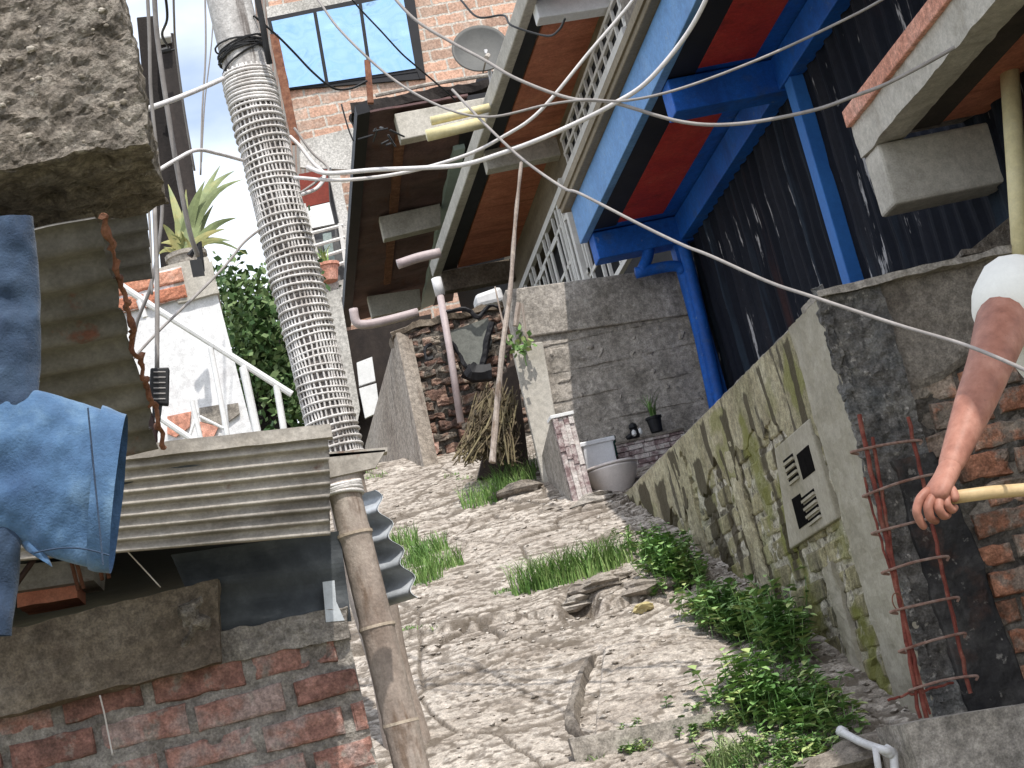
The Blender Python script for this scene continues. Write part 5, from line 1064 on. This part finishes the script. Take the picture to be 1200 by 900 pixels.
cable(Yl([(297, 18), (325, 42), (345, 62), (367, 85), (390, 103), (410, 104), (430, 95)], 6.5, 6.8), .0045, cable_k, 'thin black cable looping from the pole below the mirrored window')
cable(Yl([(395, -30), (413, 0), (447, 37), (470, 62), (487, 77), (520, 105), (534, 118)], 7, 7.4), .0040, cable_k, 'thin dark cable crossing the right window pane')
cable(Yl([(540, 0), (560, 20), (590, 18), (600, 30), (640, 42), (655, 35), (662, 22)], 9, 8), .006, cable_k, 'black cable looping under the upper beam of the terracotta balcony')
cable(Yl([(172, 128), (200, 118), (235, 104), (262, 92)], 5.2, 6.35), .0090, cable_w, 'thick white cable from the concrete slab to the top of the rope netting')
cable(Yl([(182, 202), (205, 188), (230, 176), (255, 180), (285, 188)], 5.2, 6.5), .0068, cable_w, 'white cable from under the concrete slab to the middle of the pole')
cable(Yl([(146, 431), (187, 387), (233, 343), (265, 310), (285, 285), (303, 270)], 5.5, 6.5), .0050, cable_g, 'grey cable running diagonally in front of the white wall')
cable(Yl([(240, -20), (241, 60), (237, 130), (235, 205)], 9, 9), .0050, cable_g, 'thin vertical wire in the pale sky near the pole')
cable(Yl([(250, 20), (247, 60), (240, 120), (236, 190)], 9, 9), .0035, cable_g, 'very thin wire merging with the vertical sky wire')
cable(Yl([(172, -20), (175, 40), (177, 110), (184, 180), (190, 250), (178, 330), (160, 380), (152, 432), (150, 445)], 5, 5.4), .0055, cable_g, 'grey cable bowing beside the concrete slab down to the rusty edge')
cable(Yl([(180, -20), (184, 40), (195, 120), (208, 200), (222, 270), (232, 300)], 7.2, 7.6), .011, cable_g, 'thick grey cable along the dark timber post')
cable(Yl([(192, -20), (196, 20), (190, 40), (197, 55)], 7, 7.6), .006, cable_k, 'black cable entering the clamp on the dark post')
cable(Yl([(203, -20), (204, 20), (206, 55), (216, 130), (228, 200)], 7, 7.6), .005, cable_g, 'thin grey cable down the right side of the dark post')
cable(Yl([(172, 225), (175, 255), (177, 300), (178, 345)], 4.9, 4.9), .0035, cable_g, 'short thin cable hanging below the concrete slab')
cable(Yl([(400, 122), (408, 150), (414, 165)], 12, 12), .006, cable_k, 'short black wire left of the dark eave')
cable(Yl([(340, 160), (352, 172), (366, 190), (380, 205), (372, 220), (354, 228)], 6.6, 6.4), .0075, cable_w, 'white cable looped behind the wrapped pole')
cable(Yl([(345, 150), (365, 178), (385, 198), (372, 212), (352, 226)], 6.7, 6.5), .005, cable_g, 'grey cable knotted with the white ones at the pole')
cable(Yl([(150, 647), (165, 663), (188, 688)], 4.6, 4.75), .0018, cable_w, 'thin white string from the sheet roof to the lintel')
cable(Yl([(117, 815), (122, 835), (126, 855), (132, 885)], 4.8, 4.9), .0022, cable_w, 'frayed white string hanging over the red bricks')
# hanging connector
hc = thing('hanging_connector', 'black ribbed connector strip hanging from a grey cable before the white wall', 'connector', P(186, 475, 4.8))
mb = MB(); mb.tube(spline([P(181, 240, 4.8), P(184, 330, 4.8), P(184, 432, 4.8)], 6), .0065, 8); obj('cord', mb, cable_g, hc, smooth=True)
mb = MB(); q = [P(176, 431, 4.78), P(198, 430, 4.78), P(197, 474, 4.78), P(174, 472, 4.78)]; mb.slab(*q, (0, .03, 0)); body = obj('body', mb, cable_k, hc, bevel=.004)
mb = MB()
for k in range(6): v = 436+k*6.3; mb.tube([P(180, v, 4.772), P(194, v, 4.772)], .0022, 6)
obj('rib', mb, cable_g, body)
mb = MB(); 
for k in range(4): mb.tube(spline([P(180+k*3, 473, 4.79), P(180+k*2+3*math.sin(k), 492, 4.79), P(178+k*1.5, 512, 4.82)], 5), .004, 6)
obj('tail_wires', mb, cable_k, hc)

# ------------------------------------------------------------------ man
def skin(name, verts, edges, radii, m, parent, sub=2, smoothv=True):
    me = bpy.data.meshes.new(name); me.from_pydata([list(map(float, v)) for v in verts], edges, []); o = bpy.data.objects.new('tmp', me); col.objects.link(o)
    s = o.modifiers.new('s', 'SKIN'); s.use_smooth_shade = True; o.modifiers.new('u', 'SUBSURF').levels = sub
    for i, r in enumerate(radii): me.skin_vertices[0].data[i].radius = (r if np.iterable(r) else (r, r)); me.skin_vertices[0].data[i].use_root = (i == 0)
    bpy.context.view_layer.update(); dg = bpy.context.evaluated_depsgraph_get(); ne = bpy.data.meshes.new_from_object(o.evaluated_get(dg)); bpy.data.objects.remove(o)
    vs = np.empty(len(ne.vertices)*3); ne.vertices.foreach_get('co', vs); fs = [tuple(p.vertices) for p in ne.polygons]; mb = MB(); mb.add(vs.reshape(-1, 3), fs); bpy.data.meshes.remove(ne); return mb
sh = P(1186, 345, 4.25); el = P(1160, 428, 4.08); wr = P(1110, 556, 3.95)
cx = sh[0]+.19; gy = 4.30; gz = float(base(gy))
pel = V3(cx+.0, 4.33, gz+.80); chest = V3(cx, 4.30, sh[2]-.06); neck = V3(cx+.03, 4.28, sh[2]+.06); head = V3(cx+.085, 4.24, sh[2]+.19)
man = thing('person', 'man in a white t-shirt reaching down with his arm to hold a wooden stick', 'person', (cx, gy, gz))
Vt = [pel, V3(cx, 4.33, pel[2]+.16), chest, neck, head+V3(0, 0, -.03), head+V3(0, 0, .07), sh, el, wr]
R_ = [(.15, .11), (.135, .105), (.15, .11), .055, .072, .07, .085, (.060, .056), (.031, .026)]
E_ = [(0, 1), (1, 2), (2, 3), (3, 4), (4, 5), (2, 6), (6, 7), (7, 8)]
fm = el+(wr-el)*.3; i0 = len(Vt); Vt.append(fm); R_.append((.056, .052)); E_.remove((7, 8)); E_ += [(7, i0), (i0, 8)]
# left arm (away)
for i, (p, r, c) in enumerate([(V3(cx+.19, 4.28, sh[2]), .058, 2), (V3(cx+.30, 4.20, sh[2]-.26), .042, None), (V3(cx+.16, 4.02, sh[2]-.40), .025, None)]):
    Vt.append(p); R_.append(r); E_.append((c if c is not None else len(Vt)-2, len(Vt)-1))
for s_ in (-1, 1):
    k0 = 0
    for p, r in [(V3(cx+s_*.09, 4.33, pel[2]-.06), .085), (V3(cx+s_*.11, 4.22, gz+.45), .058), (V3(cx+s_*.12, 4.34, gz+.09), .038), (V3(cx+s_*.13, 4.22, gz+.035), .032)]:
        Vt.append(p); R_.append(r); E_.append((k0, len(Vt)-1)); k0 = len(Vt)-1
mbs = skin('body', Vt, E_, R_, skin_m, man)
# right hand: palm and five fingers as chains rooted in the palm
YHn = 3.94
def hp(u, v, dy=0): return P(1107+(u-1107)*1.12, 562+(v-562)*1.12, YHn+dy*1.2)
palm = MB()
def chain(pts, rad): 
    rad = [tuple(np.array(r)*1.3) if np.iterable(r) else r*1.18 for r in rad]; m2 = skin('f', pts, [(i, i+1) for i in range(len(pts)-1)], rad, skin_m, None); mbs.add(m2.v[0], m2.f)
chain([wr+(el-wr)*.16, wr+V3(.0, 0, .0), hp(1104, 566), hp(1098, 576, -.005), hp(1094, 586, -.008)], [(.024, .022), (.025, .02), (.029, .018), (.034, .018), (.028, .016)])
chain([hp(1092, 572), hp(1081, 582, -.01), hp(1077, 596, -.01), hp(1083, 609, -.002), hp(1088, 614, .0)], [.012, .0105, .0098, .0088, .007])           # index
chain([hp(1097, 577, -.008), hp(1089, 590, -.022), hp(1092, 603, -.018), hp(1100, 606, .0)], [.012, .0108, .0095, .008])
chain([hp(1103, 578, -.012), hp(1100, 592, -.028), hp(1106, 601, -.02), hp(1112, 598, -.0)], [.0115, .0105, .0092, .008])
chain([hp(1108, 575, -.010), hp(1109, 588, -.026), hp(1115, 595, -.018), hp(1119, 590, .0)], [.0105, .0092, .0085, .0072])
chain([hp(1105, 565, .005), hp(1113, 572, -.012), hp(1118, 579, -.022), hp(1118, 586, -.024)], [.014, .012, .0105, .0085])       # thumb
# far hand
lh = Vt[12] if len(Vt) > 12 else wr
chain([lh, lh+V3(-.04, -.02, -.03), lh+V3(-.07, -.03, -.05)], [.024, .032, .026])
for k in range(4): chain([lh+V3(-.06, -.03+.018*k-.02, -.04), lh+V3(-.10, -.035+.018*k-.02, -.05), lh+V3(-.11, -.03+.018*k-.02, -.085)], [.010, .009, .0075])
chain([lh+V3(-.03, -.04, -.02), lh+V3(-.06, -.07, -.02), lh+V3(-.085, -.075, -.04)], [.012, .010, .008])
# face: nose and ears, then colour by attribute-free parts
mbs.add(*(lambda c: ([c+V3(-.014, 0, -.02), c+V3(.014, 0, -.02), c+V3(0, -.028, -.018), c+V3(0, -.004, .03), c+V3(0, .02, 0)], [(0, 1, 2), (0, 2, 3), (1, 3, 2), (0, 3, 4), (1, 4, 3), (0, 4, 1)]))(head+V3(0, -.078, .01)))
bodyo = obj('body', mbs, skin_m, man, smooth=True)
mb = MB()
for s_ in (-1, 1): mb.lathe(head+V3(s_*.03, -.078, .03), [(.002, -.008), (.010, -.004), (.011, .002), (.004, .006)], 10, (0, -1, 0))
obj('eyes', mb, whitep, man); mb = MB(); mb.tube([head+V3(-.025, -.076, -.045), head+V3(0, -.083, -.047), head+V3(.025, -.076, -.045)], .005, 6); obj('mouth', mb, terra, man)
mb = MB(); mb.lathe(head+V3(0, .015, .03), [(.088, -.02), (.093, .02), (.088, .06), (.06, .095), (.02, .108), (.001, .11)], 24); obj('hair', mb, hair_m, man, smooth=True)
# t-shirt
Sv = [V3(cx, 4.33, pel[2]-.02), V3(cx, 4.33, pel[2]+.16), chest, V3(cx, 4.28, sh[2]+.025), sh+V3(.005, 0, 0), sh+(el-sh)*.50, V3(cx+.19, 4.28, sh[2]), V3(cx+.25, 4.25, sh[2]-.14)]
ms_ = skin('s', Sv, [(0, 1), (1, 2), (2, 3), (2, 4), (4, 5), (2, 6), (6, 7)], [(.185, .14), (.17, .135), (.18, .14), .085, .118, .112, .105, .09], shirt_m, None)
v_ = ms_.v[0]; v_ += np.stack([fbm(v_*np.array([14, 14, 6]))*.018]*3, 1)*np.array([1, 1, .3]); obj('shirt', ms_, shirt_m, man, smooth=True)
Tv = [pel+V3(0, 0, .02), V3(cx-.09, 4.33, pel[2]-.06), V3(cx-.11, 4.22, gz+.45), V3(cx-.12, 4.33, gz+.10), V3(cx+.09, 4.33, pel[2]-.06), V3(cx+.11, 4.22, gz+.45), V3(cx+.12, 4.33, gz+.10)]
ms_ = skin('t', Tv, [(0, 1), (1, 2), (2, 3), (0, 4), (4, 5), (5, 6)], [(.16, .125), .10, .078, .062, .10, .078, .062], trouser_m, None); obj('trousers', ms_, trouser_m, man, smooth=True)
mb = MB(); mb.tube([hp(1098, 583, .0), P(1160, 577, YHn+.01), P(1200, 574, YHn+.02), P(1330, 560, YHn+.04)], .0155, 14); obj('wooden_stick', mb, stick_m, smooth=True, label='pale yellow wooden stick held horizontally in the man\'s hand', cat='stick')
